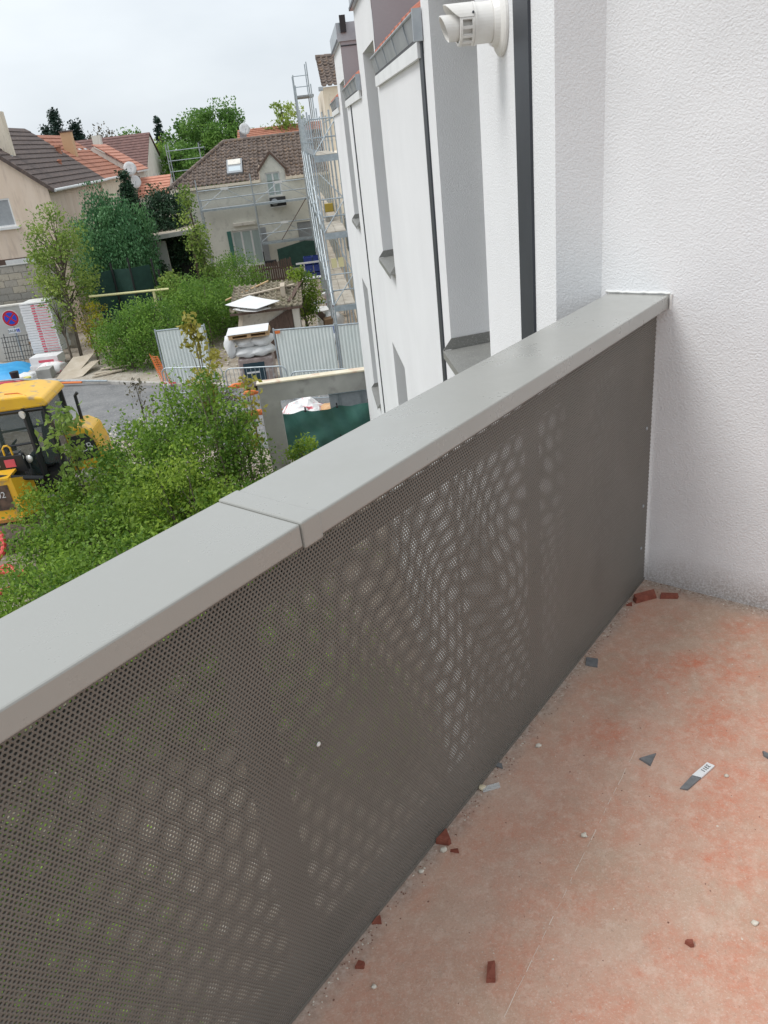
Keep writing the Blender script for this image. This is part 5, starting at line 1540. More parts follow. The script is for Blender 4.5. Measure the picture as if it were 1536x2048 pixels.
# blue crates on a rack
rk = thing('storage_rack', 'white metal rack standing before the blue crates', 'rack', (0, 41.5, 0))
for x in (-0.55, 0.28):
    MB().tube([(x, 41.0, 0), (x, 41.0, 1.75)], 0.03, 6).build('upright', M_WPAINT, rk)
MB().box(-0.95, 0.30, 40.96, 41.02, 1.68, 1.76).build('shelf_edge', M_WPAINT, rk)
MB().box(-0.95, 0.30, 41.03, 41.6, 0.9, 0.94).build('shelf', M_WPAINT, rk)
k = 0
for lev in range(3):
    for col_ in range(3):
        x, z = -0.55 + col_ * 0.48, 0.70 + lev * 0.40
        b_ = MB()
        b_.box(x, x + 0.44, 42.0, 42.6, z, z + 0.02)
        b_.box(x, x + 0.44, 42.0, 42.02, z + 0.02, z + 0.34).box(x, x + 0.44, 42.58, 42.6, z + 0.02, z + 0.34).box(x, x + 0.02, 42.02, 42.58, z + 0.02, z + 0.34).box(x + 0.42, x + 0.44, 42.02, 42.58, z + 0.02, z + 0.34)
        b_.box(x - 0.01, x + 0.45, 41.985, 41.999, z + 0.28, z + 0.34)
        tag(b_.build('blue_crate', M_NAVY), '%s blue plastic crate in the %s row behind the white rack' % (['left', 'middle', 'right'][col_], ['bottom', 'middle', 'top'][lev]), 'crate', 'navy blue crates')
        k += 1
tr = thing('hand_truck', 'red hand truck leaning by the rack near the scaffold', 'hand truck', (0.42, 36.5, 0))
MB().tube([(0.28, 36.5, 0.2), (0.34, 36.7, 1.45)], 0.025, 6).tube([(0.58, 36.5, 0.2), (0.60, 36.7, 1.40)], 0.025, 6).tube([(0.34, 36.7, 1.45), (0.60, 36.7, 1.40)], 0.025, 6).build('frame', M_RED, tr)
for z in (0.5, 0.8, 1.1):
    MB().tube([(0.29, 36.55, z), (0.59, 36.55, z)], 0.02, 6).build('rung', M_RED, tr)
for x in (0.22, 0.64):
    MB().lathe((x, 36.5, 0.14), (1, 0, 0), [(-0.03, 0), (-0.03, 0.13), (0.03, 0.13), (0.03, 0)], 12).build('wheel', M_BLACK, tr)
jk = [(-0.55, 36.0, 0.25, 0.9, 0.12, M_WPAINT), (-0.35, 36.4, 0.45, 0.8, 0.10, M_SHUT), (0.45, 35.2, 0.3, 0.5, 0.10, M_GALV), (0.5, 38.2, 0.5, 0.5, 0.2, M_SHUT), (0.55, 39.2, 0.7, 0.5, 0.25, M_WOODD), (0.1, 37.4, 0.6, 0.7, 0.1, M_WPAINT)]
jl = ['white board on the ground left of the red hand truck', 'grey board lying behind the leafy tree', 'metal channel at the scaffold foot right of the hand truck', 'grey box behind the red hand truck', 'dark wooden box under the blue crates', 'white shelf board under the white rack']
for k, (x, y, z, w_, h_, m) in enumerate(jk):
    tag(MB().obox((x, y, z), (w_, 0.06 * (k - 2), 0.02 * k), (0.0, 0.35, 0), (0, 0, h_)).build('scrap_board', m), jl[k], 'scrap', 'builders scrap behind the shed')

# ------------------------------------------------------------------ left side: walls, sign, stacks
bw = thing('block_wall', 'bare concrete block wall under the beige gable', 'wall', (-14, 36, 0))
MB().box(-22, -11.2, 36.03, 36.2, 0, 3.80).build('mortar_bed', M_MORTAR, bw)
blk = None
M_BLOCKS = [M_BLOCK, mat('concrete_block_warm', (0.40, 0.36, 0.29), 0.95, (0.50, 0.46, 0.39), nscale=1.3, col3=(0.3, 0.27, 0.22), n3=9), mat('concrete_block_dark', (0.29, 0.275, 0.25), 0.95, (0.38, 0.365, 0.33), nscale=1.2, col3=(0.24, 0.22, 0.2), n3=9)]
for row in range(13):
    z = 3.80 - (row + 1) * 0.285
    x = -21.9 + (0.28 if row % 2 else 0)
    while x + 0.545 < -11.15:
        if x > -17.5:
            if blk is None:
                o_ = MB().box(0, 0.545, 0, 0.06, 0, 0.265).build('block', M_BLOCK, bw, bevel=0.008)
                blk = o_
            else:
                o_ = blk.copy()
                C.objects.link(o_)
                o_.parent = bw
            o_.material_slots[0].link = 'OBJECT'
            o_.material_slots[0].material = M_BLOCKS[random.choice((0, 0, 1, 1, 2))]
            o_.location = Vector((x, 36.0 + random.uniform(-0.008, 0.006), z)) - Vector(bw.location)
        x += 0.56
MB().box(-22, -11.15, 35.97, 36.22, 3.802, 3.84).build('wall_top', M_CONC, bw)
lw = thing('low_wall', 'low light grey rendered wall with a cream cap behind the no stopping sign', 'wall', (-14, 34.9, 0))
MB().box(-22, -11.6, 34.9, 35.1, 0, 2.30).build('wall', mat('light_grey_render', (0.50, 0.485, 0.45), 0.95, (0.57, 0.555, 0.52), nscale=1.5, detail=7), lw)
MB().box(-22, -11.55, 34.86, 35.14, 2.301, 2.36).build('cap', M_CREAMW, lw)

sg = thing('no_stopping_sign', 'round blue and red no stopping sign with a white SAUF plate below', 'road sign', (-13.1, 34.3, 0))
sc_x, sc_z = -13.06, 1.90
M_SBLUE = mat('sign_blue', (0.012, 0.06, 0.50), 0.4)
M_SRED = mat('sign_red', (0.50, 0.012, 0.03), 0.4)
MB().tube([(sc_x, 34.36, 0), (sc_x, 34.36, 2.1)], 0.03, 8).build('post', M_GALV, sg)
so = Vector((sc_x, 34.30, sc_z))
MB().lathe(so, (0, -1, 0), [(-0.02, 0), (-0.02, 0.345), (0.0, 0.345), (0.0, 0.0)], 36).build('rim', M_WPAINT, sg)
MB().lathe(so, (0, -1, 0), [(0.0015, 0.0), (0.0015, 0.33), (0.003, 0.33), (0.003, 0.0)], 36).build('red_ring', M_SRED, sg)
for k in range(4):                       # four blue quarters between the ring and the cross
    a0 = math.pi / 2 * k + R(0)
    poly = []
    w2 = 0.035
    ang0, ang1 = a0 - R(45) + 0.155, a0 + R(45) - 0.155
    for j in range(9):
        a = ang0 + (ang1 - ang0) * j / 8
        poly.append((sc_x + 0.245 * math.cos(a), 34.296, sc_z + 0.245 * math.sin(a)))
    poly.append((sc_x + w2 * 1.3 * math.cos(a0), 34.296, sc_z + w2 * 1.3 * math.sin(a0)))
    MB().prism(poly, (0, -0.003, 0)).build('blue_quarter', M_SBLUE, sg)
MB().box(sc_x - 0.25, sc_x + 0.25, 34.29, 34.31, 1.28, 1.48).build('plate', M_WPAINT, sg)
text_mesh('lettering', 'SAUF', 0.15, (sc_x - 0.085, 34.286, 1.375), (1, 0, 0), (0, 0, 1), M_BLACK, sg, 0.002)
MB().box(sc_x + 0.095, sc_x + 0.225, 34.284, 34.289, 1.315, 1.445).build('wheelchair_square', M_SBLUE, sg)
wc = MB().tube([(sc_x + 0.150, 34.281, 1.425), (sc_x + 0.155, 34.281, 1.375), (sc_x + 0.19, 34.281, 1.372), (sc_x + 0.205, 34.281, 1.335)], 0.007, 5)
wc.tube([(sc_x + 0.155 + 0.034 * math.cos(a), 34.281, 1.355 + 0.034 * math.sin(a)) for a in [R(120 + 24 * q) for q in range(10)]], 0.006, 5)
wc.build('wheelchair_symbol', M_WPAINT, sg)

rl = thing('railing_panel', 'black metal railing panel leaning on the low wall', 'railing', (-12.9, 33.6, 0))
for k in range(11):
    x = -13.45 + k * 0.115
    MB().tube([(x, 33.55, 0.30), (x, 33.75, 1.38 if k in (1, 10) else 1.26)], 0.018 if k in (1, 10) else 0.011, 5).build('bar', M_BLACK, rl)
for z, y in ((0.42, 33.56), (0.62, 33.6), (0.85, 33.64), (1.05, 33.68), (1.24, 33.73)):
    MB().tube([(-13.5, y, z), (-12.25, y, z)], 0.013, 5).build('cross_bar', M_BLACK, rl)
eps = thing('foam_board_stack', 'tall stack of white foam boards in film with red print', 'board stack', (-11.3, 33, 0))
for k in range(19):
    z = 0.62 + k * 0.103
    dx = 0.012 * math.sin(k * 1.9)
    bd = MB().obox((-12.0 + dx, 32.75, z), (1.20, -0.10, 0), (0.1, 1.0, 0), (0, 0, 0.093)).build('foam_board', M_WPAINT, eps)
    MB().obox((-11.55 + dx, 32.75 - 0.042, z + 0.022), (0.16, -0.0133, 0), (0, -0.003, 0), (0, 0, 0.055)).build('red_logo', M_PINK, bd)
    MB().obox((-11.36 + dx, 32.75 - 0.058, z + 0.04), (0.50, -0.0417, 0), (0, -0.003, 0), (0, 0, 0.022)).build('red_print', M_PINK, bd)
MB().obox((-12.0, 32.76, 2.582), (1.20, -0.10, 0.03), (0.1, 1.0, 0), (0, 0, 0.05)).build('top_film', M_WSHEET, eps)
for k, (x, y, z) in enumerate(((-11.95, 31.75, 0.0), (-11.90, 31.8, 0.33))):
    bx = thing('printed_box', ['lower white box with red print beside the blue sheet', 'upper white box with red print beside the blue sheet'][k], 'box', (x, y, z), 'white boxes with red print')
    MB().obox((x, y, z + 0.002), (1.15, -0.12, 0), (0.08, 0.7, 0), (0, 0, 0.322)).build('carton', M_WPAINT, bx)
    MB().obox((x + 0.35, y - 0.04, z + 0.10), (0.62, -0.065, 0), (0, -0.004, 0), (0, 0, 0.10)).build('red_print', M_PINK, bx)
MB_ = lump('white_film', -10.95, 31.3, 0.0, 0.55, 0.4, 0.5, M_REDPRINT, 90, 16)
tag(MB_, 'crumpled white film with red print below the white boxes', 'film')
tag(MB().obox((-12.25, 33.5, 0.42), (0.42, -0.1, 0.12), (0.05, 0.5, 0), (-0.10, 0, 0.55)).build('cardboard_box', M_CARD), 'brown cardboard box left of the foam board stack', 'box')
tag(lump('white_bag', -11.75, 30.7, 0.0, 0.42, 0.35, 0.35, M_WSHEET, 91), 'white plastic sheet bundled beside the concrete block', 'bag', 'rubbish bags')
tag(MB().box(-11.25, -10.70, 30.3, 30.85, 0, 0.48).build('concrete_cube', M_CONC, bevel=0.02), 'grey concrete block in front of the printed boxes', 'block')
warped('plywood_sheet', [(-10.45, 29.9, 0.12), (-9.75, 30.15, 0.12), (-9.15, 31.3, 0.65), (-9.95, 31.1, 0.62)], M_PLY, 'upper weathered plywood sheet slanting on the verge', 'plywood sheet', 0.02, 0.03, 'plywood sheets on the verge')
warped('plywood_sheet', [(-10.2, 29.7, 0.10), (-9.45, 29.95, 0.10), (-8.95, 31.0, 0.40), (-9.7, 30.9, 0.42)], M_PLY, 'lower weathered plywood sheet slanting on the verge', 'plywood sheet', 0.02, 0.02, 'plywood sheets on the verge')
for k, (a, b_) in enumerate((((-8.9, 30.55, 0.12), (-7.7, 30.25, 0.2)), ((-9.0, 29.9, 0.12), (-7.9, 29.8, 0.16)), ((-8.95, 29.45, 0.12), (-7.75, 29.95, 0.14)))):
    a, b_ = Vector(a), Vector(b_)
    tag(MB().obox(a, b_ - a, Vector((0.03, 0.14, 0)), (0, 0, 0.04)).build('plank', M_PLY), ['back plank on the verge under the garden bush', 'middle plank on the verge under the garden bush', 'front plank slanting to the kerb under the garden bush'][k], 'plank', 'planks on the verge')
# blue and red sheets on the ground
def drape(name, x0, x1, y0, y1, hgt, m, label, cat, seed, parent=None):
    r_ = np.random.default_rng(seed)
    n = 16
    vs, fs = [], []
    ph = r_.uniform(0, 6, 4)
    for i in range(n + 1):
        for j in range(n + 1):
            s, t_ = i / n, j / n
            e = min(1.0, 5 * min(s, 1 - s, t_, 1 - t_))
            z = 0.02 + e * (hgt + 0.07 * math.sin(7 * s + ph[0]) * math.sin(5 * t_ + ph[1]) + 0.03 * math.sin(19 * s + 9 * t_ + ph[2]))
            vs.append((x0 + (x1 - x0) * s + r_.uniform(-.02, .02), y0 + (y1 - y0) * t_ + 0.15 * math.sin(6 * s + ph[3]), z))
    for i in range(n):
        for j in range(n):
            a = i * (n + 1) + j
            fs.append((a, a + n + 1, a + n + 2, a + 1))
    return tag(MB().add(vs, fs).build(name, m, smooth=True), label, cat)
drape('blue_sheet', -15.5, -12.0, 30.9, 33.4, 0.30, M_BLUE, 'bright blue plastic sheet spread below the black railing', 'sheet', 3)
drape('red_sheet', -15.0, -11.55, 29.4, 30.7, 0.25, M_RED, 'red plastic sheet lying in front of the blue sheet', 'sheet', 4)
tag(MB().tube([(-13.4, 29.6, 0.45), (-11.6, 29.5, 0.42), (-9.9, 29.2, 0.20), (-8.2, 28.6, 0.15)], 0.035, 8).build('grey_tube', M_GALV), 'long grey pole lying along the kerb over the red sheet', 'pole')
tag(MB().tube([(-10.3, 29.3, 0.14), (-9.2, 28.9, 0.14)], 0.04, 8).build('orange_tube', M_ORANGE), 'short orange pipe on the kerb right of the loader roof', 'pipe')
tag(MB().lathe((-11.95, 30.05, 0.3), (0, 0, 1), [(0, 0), (0, 0.14), (0.3, 0.17), (0.31, 0.1), (0.31, 0)], 12).build('black_bucket', M_BLACK), 'black bucket on the red sheet', 'bucket')
tag(MB().lathe((-11.55, 30.1, 0.1), (0, 0, 1), [(0, 0), (0, 0.12), (0.22, 0.15), (0.23, 0.1), (0.23, 0)], 12).build('yellow_bucket', M_YELLOWP), 'yellow bucket right of the black bucket', 'bucket')
# garden: goal frame, trampoline net, carport
M_PALEY = mat('pale_yellow_paint', (0.74, 0.69, 0.36), 0.5)
gf = thing('goal_frame', 'pale yellow tubular bar on a post above the garden bushes', 'frame', (-7, 33, 0))
MB().tube([(-9.25, 33, 2.56), (-6.05, 33, 2.47)], 0.045, 8).build('bar', M_PALEY, gf)
for x in (-6.68,):
    MB().tube([(x, 33.03, 0), (x, 33.03, 2.5)], 0.06, 8).build('post', M_PALEY, gf)
nf = thing('garden_screen', 'dark green net screen on black posts under the conifer', 'screen', (-8, 36, 0))
nb_ = MB()
scr = [(-9.6, 35.6), (-8.9, 36.3), (-8.05, 36.0), (-7.3, 36.5)]
for (a, b_) in zip(scr[:-1], scr[1:]):
    nb_.obox((a[0], a[1], 0.2), (b_[0] - a[0], b_[1] - a[1], 0), (0, 0.02, 0), (0, 0, 2.9))
nb_.build('net', M_NETG, nf)
for (x, y, h_) in ((-8.9, 36.25, 3.4), (-8.05, 35.95, 3.55), (-7.05, 35.9, 3.4), (-6.8, 35.7, 2.95)):
    MB().tube([(x, y, 0), (x, y, h_)], 0.045, 6).build('post', M_BLACK, nf)
tm = thing('trampoline', 'round trampoline with a pale rim seen through the garden bushes', 'trampoline', (-6.9, 37.3, 0))
rim = [(-6.9 + 1.2 * math.cos(2 * math.pi * k / 28), 37.3 + 1.2 * math.sin(2 * math.pi * k / 28), 1.25) for k in range(29)]
MB().tube(rim, 0.06, 6, cap=False).build('rim', M_WPAINT, tm)
MB().lathe((-6.9, 37.3, 1.22), (0, 0, 1), [(0, 0), (0.0, 1.15), (0.02, 1.15), (0.02, 0)], 28).build('mat', M_BLACK, tm)
MB().lathe((-6.9, 37.3, 0.7), (0, 0, 1), [(0, 1.21), (0.5, 1.21)], 28).build('skirt', M_SHUT, tm)
for k in range(6):
    MB().tube([rim[k * 4], (rim[k * 4][0], rim[k * 4][1], 0)], 0.03, 6).build('leg', M_GALV, tm)
cp = thing('carport', 'low dark carport with a corrugated roof under the black evergreen', 'carport', (-7, 41, 0))
MB().obox((-8.0, 40.6, 3.78), (2.3, 0, 0.12), (0, 3.0, 0.1), (0, 0, 0.10)).build('roof', M_PLY, cp)
MB().obox((-8.0, 40.5, 3.70), (2.3, 0, 0.12), (0, 0.05, 0), (0, 0, 0.20)).build('fascia', M_CONC, cp)
MB().box(-7.95, -5.75, 43.3, 43.5, 0, 3.75).build('back_wall_shade', M_BLACK, cp)  # coloured black to stand for the darkness under the carport roof
for x in (-7.8, -5.85):
    MB().tube([(x, 40.7, 0), (x, 40.7, 3.75)], 0.06, 6).build('post', M_WOODD, cp)
MB().box(-7.75, -7.15, 40.9, 41.0, 0, 3.6).build('side_wall', M_CONC, cp)

# red ribbed pipes on the ground
def coil(label, pts, seed):
    pts = [Vector(p) for p in pts]
    fine = []
    for i in range(len(pts) - 1):
        p0, p1, p2, p3 = pts[max(0, i - 1)], pts[i], pts[i + 1], pts[min(len(pts) - 1, i + 2)]
        for k in range(10):
            t_ = k / 10
            fine.append(0.5 * ((2 * p1) + (p2 - p0) * t_ + (2 * p0 - 5 * p1 + 4 * p2 - p3) * t_ ** 2 + (3 * p1 - p0 - 3 * p2 + p3) * t_ ** 3))
    fine.append(pts[-1])
    rad = [0.062 if k % 2 else 0.05 for k in range(len(fine))]
    tag(MB().tube(fine, rad, 9).build('ribbed_pipe', M_CORAL), label, 'pipe', 'red ribbed pipes on the ground')
M_CORAL = mat('coral_red_plastic', (0.62, 0.055, 0.05), 0.45, (0.68, 0.10, 0.085), nscale=5)
coil('red ribbed pipe looped upright at the left picture edge', [(-8.2, 15.0, .1), (-7.75, 15.2, .45), (-7.35, 15.1, .62), (-7.25, 14.8, .35), (-7.5, 14.5, .12), (-7.1, 14.3, .10), (-6.75, 14.15, .08)], 1)
coil('red ribbed pipe running flat towards the dark shrub', [(-8.0, 14.4, .08), (-7.5, 14.25, .10), (-7.2, 14.55, .10), (-6.95, 14.35, .08), (-6.65, 14.2, .08)], 2)
coil('nearest red ribbed pipe, lowest at the left picture edge', [(-8.0, 13.2, .06), (-7.4, 13.35, .07), (-7.05, 13.5, .06), (-6.75, 13.65, .06)], 3)

# ------------------------------------------------------------------ yellow wheeled loader
M_YEL = mat('loader_yellow', (0.86, 0.50, 0.028), 0.42, (0.78, 0.44, 0.03), nscale=1.5, coat=0.3, col3=(0.42, 0.30, 0.17), n3=4.5)
M_CABF = mat('cab_frame_black', (0.022, 0.024, 0.028), 0.45)
M_CGLASS = glassmat('cab_glass', (0.05, 0.08, 0.08), 0.55)
M_TYRE = mat('dusty_tyre', (0.16, 0.15, 0.14), 0.95, (0.34, 0.32, 0.29), nscale=5)
M_SEAT = mat('seat_black', (0.03, 0.03, 0.033), 0.8)
M_AMBER = mat('amber_lens', (0.60, 0.10, 0.01), 0.3)
M_LAMP = mat('lamp_lens', (0.7, 0.7, 0.68), 0.15, metal=0.3)
ld = thing('wheel_loader', 'yellow compact wheel loader with a black cab half hidden by shrubs', 'loader', (-7.2, 17.7, 0))
cx0, cx1, cy0, cy1 = -8.15, -6.42, 17.08, 18.35
# roof: crowned yellow cap
ro = MB()
prof = [(cx0 - 0.15, 2.70), (cx0 - 0.05, 2.86), (cx0 + 0.55, 2.96), (cx1 - 0.35, 2.95), (cx1 + 0.06, 2.86), (cx1 + 0.16, 2.72), (cx1 + 0.10, 2.66), (cx0 - 0.10, 2.64)]
ro.prism([(x, cy0 - 0.06, z) for x, z in prof], (0, cy1 - cy0 + 0.12, 0))
ro.build('roof', M_YEL, ld, bevel=0.05)
MB().tube([(cx0 + 0.9, 17.35, 2.965), (cx0 + 1.2, 17.3, 2.963), (cx0 + 1.45, 17.1, 2.93)], 0.012, 5).build('beacon_cable', M_AMBER, ld)
MB().lathe((cx0 + 0.62, 17.55, 2.96), (0, 0, 1), [(0, 0.085), (0.03, 0.085), (0.03, 0.075), (0.13, 0.07), (0.165, 0.04), (0.17, 0)], 16).build('beacon', M_AMBER, ld, smooth=True)
# posts
def post(p, q, r=0.05):
    MB().tube([p, q], r, 6).build('cab_post', M_CABF, ld)
for y in (cy0, cy1):
    post((cx0 + 0.05, y, 1.15), (cx0 + 0.10, y, 2.68), 0.055)
    post((cx1 - 0.40, y, 1.05), (cx1 - 0.42, y, 2.68), 0.075)
    post((cx1 + 0.05, y, 1.05), (cx1 + 0.02, y, 2.68), 0.06)
    MB().tube([(cx0 + 0.07, y, 2.62), (cx1 + 0.02, y, 2.62)], 0.06, 6).build('cab_rail', M_CABF, ld)
    MB().tube([(cx0 + 0.06, y, 1.80), (cx1 - 0.40, y, 1.86)], 0.028, 6).build('cab_rail', M_CABF, ld)
    MB().quad((cx0 + 0.08, y, 1.1), (cx1 - 0.42, y, 1.05), (cx1 - 0.42, y, 2.62), (cx0 + 0.10, y, 2.62)).build('door_glass', M_CGLASS, ld)
    MB().quad((cx1 - 0.36, y, 1.3), (cx1 + 0.03, y, 1.3), (cx1 + 0.02, y, 2.62), (cx1 - 0.38, y, 2.62)).build('side_glass', M_CGLASS, ld)
MB().quad((cx0 + 0.06, cy0, 1.15), (cx0 + 0.06, cy1, 1.15), (cx0 + 0.10, cy1, 2.62), (cx0 + 0.10, cy0, 2.62)).build('windscreen', M_CGLASS, ld)
MB().quad((cx1 + 0.045, cy0, 1.3), (cx1 + 0.045, cy1, 1.3), (cx1 + 0.02, cy1, 2.62), (cx1 + 0.02, cy0, 2.62)).build('rear_glass', M_CGLASS, ld)
MB().box(cx0 + 0.05, cx1 + 0.05, cy0 + 0.06, cy1 - 0.06, 0.70, 1.08).build('cab_floor', M_CABF, ld)
MB().lathe((cx1 - 0.42, cy0 - 0.10, 2.56), (-0.5, -0.8, -0.1), [(0, 0), (0, 0.075), (0.05, 0.09), (0.052, 0)], 12).build('work_lamp', M_LAMP, ld)
st_ = MB().box(-7.25, -6.75, 17.45, 18.0, 1.09, 1.42)
st_.prism([(-6.85, 17.45, 1.42), (-6.72, 17.45, 1.42), (-6.60, 17.45, 2.10), (-6.74, 17.45, 2.10)], (0, 0.55, 0))
st_.prism([(-6.72, 17.58, 2.12), (-6.62, 17.58, 2.12), (-6.58, 17.58, 2.40), (-6.70, 17.58, 2.40)], (0, 0.30, 0))
st_.build('seat', M_SEAT, ld, bevel=0.03)
MB().tube([(-7.75, 17.7, 1.1), (-7.62, 17.7, 1.62)], 0.06, 6).build('steering_column', M_CABF, ld)
MB().tube([(-7.60 + 0.10 * math.cos(a), 17.7 + 0.20 * math.sin(a), 1.66 + 0.10 * math.cos(a)) for a in [2 * math.pi * k / 16 for k in range(17)]], 0.018, 6, cap=False).build('steering_wheel', M_CABF, ld)
MB().box(-7.95, -7.70, 17.3, 18.1, 1.09, 1.50).build('console', M_CABF, ld)
MB().box(-7.58, -7.35, 17.25, 17.45, 1.55, 1.60).build('papers', M_WPAINT, ld)
# engine hood at the rear (to the right)
hp = [(cx1 + 0.12, 0.85), (cx1 + 0.12, 1.86), (cx1 + 0.24, 1.98), (cx1 + 0.55, 1.98), (cx1 + 0.78, 1.84), (cx1 + 0.88, 1.45), (cx1 + 0.90, 0.85)]
MB().prism([(x, 17.45, z) for x, z in hp], (0, 0.85, 0)).build('hood', M_YEL, ld, bevel=0.06)
gl = [(cx1 + 0.20, 1.12), (cx1 + 0.20, 1.74), (cx1 + 0.60, 1.80), (cx1 + 0.76, 1.60), (cx1 + 0.82, 1.20)]
gr_ = MB().prism([(x, 17.447, z) for x, z in gl], (0, -0.02, 0)).build('side_grille', M_CABF, ld, bevel=0.008)
text_mesh('lettering', 'JCB', 0.25, (cx1 + 0.52, 17.422, 1.45), (0.94, 0, 0.2), (-0.2, 0, 0.94), M_WPAINT, ld, 0.002)
MB().box(cx1 + 0.12, cx1 + 0.94, 17.40, 18.33, 0.62, 0.845).build('rear_frame', M_YEL, ld)
# chassis, boom and front
MB().box(-8.9, -6.3, 17.35, 18.1, 0.45, 0.72).build('chassis', M_CABF, ld)
MB().prism([(-8.7, 17.12, 0.75), (-7.55, 17.12, 0.75), (-7.45, 17.12, 1.05), (-8.15, 17.12, 1.12), (-8.7, 17.12, 1.05)], (0, 1.2, 0)).build('front_frame', M_YEL, ld)
def wheel(x, y, r=0.52, w_=0.36):
    t_ = MB().lathe((x, y, r), (0, 1, 0), [(-w_ / 2, r * 0.55), (-w_ / 2, r * 0.86), (-w_ * 0.42, r * 0.97), (0, r), (w_ * 0.42, r * 0.97), (w_ / 2, r * 0.86), (w_ / 2, r * 0.55)], 28).build('tyre', M_TYRE, ld, smooth=True)
    MB().lathe((x, y, r), (0, 1, 0), [(-w_ * 0.30, 0), (-w_ * 0.30, r * 0.25), (-w_ * 0.36, r * 0.30), (-w_ * 0.36, r * 0.54), (-w_ * 0.2, r * 0.56), (w_ * 0.4, r * 0.56)], 24).build('rim', M_TYRE, t_)
    for k in range(18):
        a = 2 * math.pi * k / 18
        d = Vector((math.cos(a), 0, math.sin(a)))
        e = Vector((-math.sin(a), 0, math.cos(a)))
        MB().obox(Vector((x, y - w_ * 0.45, r)) + d * r * 0.955 - e * 0.03, d * r * 0.06, e * 0.06, (e * 0.06 + Vector((0, w_ * 0.9, 0)))).build('tread_lug', M_TYRE, t_)
for x in (-5.85, -8.05):
    for y in (17.05, 18.35):
        wheel(x, y)
for y in (17.05, 18.35):                 # mudguard arcs over the front wheels
    fen = MB()
    for k in range(8):
        a0, a1 = R(30 + 15 * k), R(45 + 15 * k)
        p0 = Vector((-8.05 + 0.62 * math.cos(a0), y - 0.2, 0.52 + 0.62 * math.sin(a0)))
        p1 = Vector((-8.05 + 0.62 * math.cos(a1), y - 0.2, 0.52 + 0.62 * math.sin(a1)))
        fen.obox(p0, p1 - p0, (0, 0.4, 0), (0.0, 0, 0.03))
    fen.build('mudguard', M_CABF, ld)
for k, (x, z) in enumerate(((-7.20, 1.58), (-7.02, 1.52))):
    MB().lathe((x, 16.98, z), (-0.3, -0.9, 0.1), [(-0.08, 0.03), (0, 0.085), (0.02, 0.09), (0.025, 0.0)], 14).build('headlamp', M_LAMP, ld, smooth=True)
bm = MB().prism([(-7.10, 16.92, 1.25), (-7.14, 16.92, 1.66), (-8.3, 16.92, 1.72), (-9.3, 16.92, 1.2), (-9.2, 16.92, 0.9), (-8.25, 16.92, 1.30)], (0, 0.16, 0)).build('boom', M_CABF, ld, bevel=0.02)
text_mesh('lettering', 'JCB', 0.24, (-7.86, 16.914, 1.49), (1, -0.0, -0.03), (0.03, 0, 1), M_WPAINT, ld, 0.002)
MB().box(-7.56, -7.33, 16.905, 16.9185, 1.40, 1.58).build('warning_label', M_PINK, ld)
MB().tube([(-7.52, 16.95, 1.66), (-7.52, 16.95, 1.84), (-7.47, 16.95, 1.90), (-7.40, 16.95, 1.90), (-7.35, 16.95, 1.84), (-7.34, 16.95, 1.64)], 0.022, 6).build('lifting_hook', M_YEL, ld)
MB().tube([(cx1 + 0.02, cy0 - 0.02, 2.30), (cx1 + 0.15, cy0 - 0.25, 2.32)], 0.012, 5).box(cx1 + 0.10, cx1 + 0.14, cy0 - 0.36, cy0 - 0.20, 2.05, 2.40).build('mirror', M_CABF, ld)
MB().tube([(cx1 + 0.45, 18.0, 1.95), (cx1 + 0.45, 18.0, 2.55), (cx1 + 0.52, 18.0, 2.62)], 0.04, 8).build('exhaust_pipe', M_CABF, ld)
for k in range(3):
    MB().tube([(-7.1 - 0.05 * k, 16.95, 1.30), (-7.0 - 0.05 * k, 16.80, 1.02), (-6.75 - 0.08 * k, 16.90, 0.80), (-6.6, 17.2, 0.75)], 0.016, 5).build('hydraulic_hose', M_BLACK, ld)
MB().tube([(cx0 + 0.5, cy0 - 0.05, 1.35), (cx0 + 0.9, cy0 - 0.05, 1.38)], 0.018, 5).build('door_handle', M_CABF, ld)
MB().tube([(cx0 + 0.03, 17.5, 1.25), (cx0 + 0.06, 17.9, 1.95)], 0.012, 5).build('wiper', M_CABF, ld)
# attachment box in front, with its number
at_ = thing('digging_bucket', 'yellow digging bucket with a numbered dark label in front of the loader', 'bucket', (-7.6, 16.4, 0))
MB().prism([(-9.2, 16.32, 0.42), (-7.27, 16.32, 0.42), (-7.33, 16.36, 1.30), (-9.2, 16.36, 1.30)], (0, 0.05, 0)).build('back_plate', M_YEL, at_)
MB().prism([(-7.265, 16.30, 0.40), (-6.98, 16.72, 0.40), (-7.05, 16.74, 1.20), (-7.33, 16.32, 1.36)], (0.05, 0, 0)).build('side_plate', M_YEL, at_)
MB().box(-9.2, -7.30, 16.26, 16.38, 0.34, 0.418).build('cutting_edge', mat('worn_orange_steel', (0.55, 0.25, 0.06), 0.6), at_)
MB().box(-9.2, -7.35, 16.34, 16.9, 1.305, 1.36).build('top_plate', M_YEL, at_)
MB().prism([(-8.3, 16.328, 0.62), (-7.40, 16.328, 0.62), (-7.42, 16.352, 1.20), (-8.3, 16.352, 1.20)], (0, -0.012, 0)).build('label', mat('brown_black_label', (0.05, 0.035, 0.028), 0.6, (0.16, 0.10, 0.07), nscale=5), at_)
text_mesh('lettering', '702', 0.20, (-7.66, 16.318, 0.98), (1, 0, 0), (0, 0.03, 1), M_WPAINT, at_, 0.002)
MB().tube([(-8.1, 16.34, 1.50), (-6.75, 16.70, 1.12)], 0.055, 8).build('hydraulic_arm', M_CABF, at_)
tag(lump('soil_heap', -7.5, 15.9, -0.1, 0.8, 0.5, 0.42, mat('dark_soil', (0.07, 0.05, 0.038), 0.95, (0.13, 0.10, 0.08), nscale=8, bump=0.6, bscale=12, bdist=0.05), 95, 20), 'dark soil heaped up below the yellow digging bucket', 'soil heap')

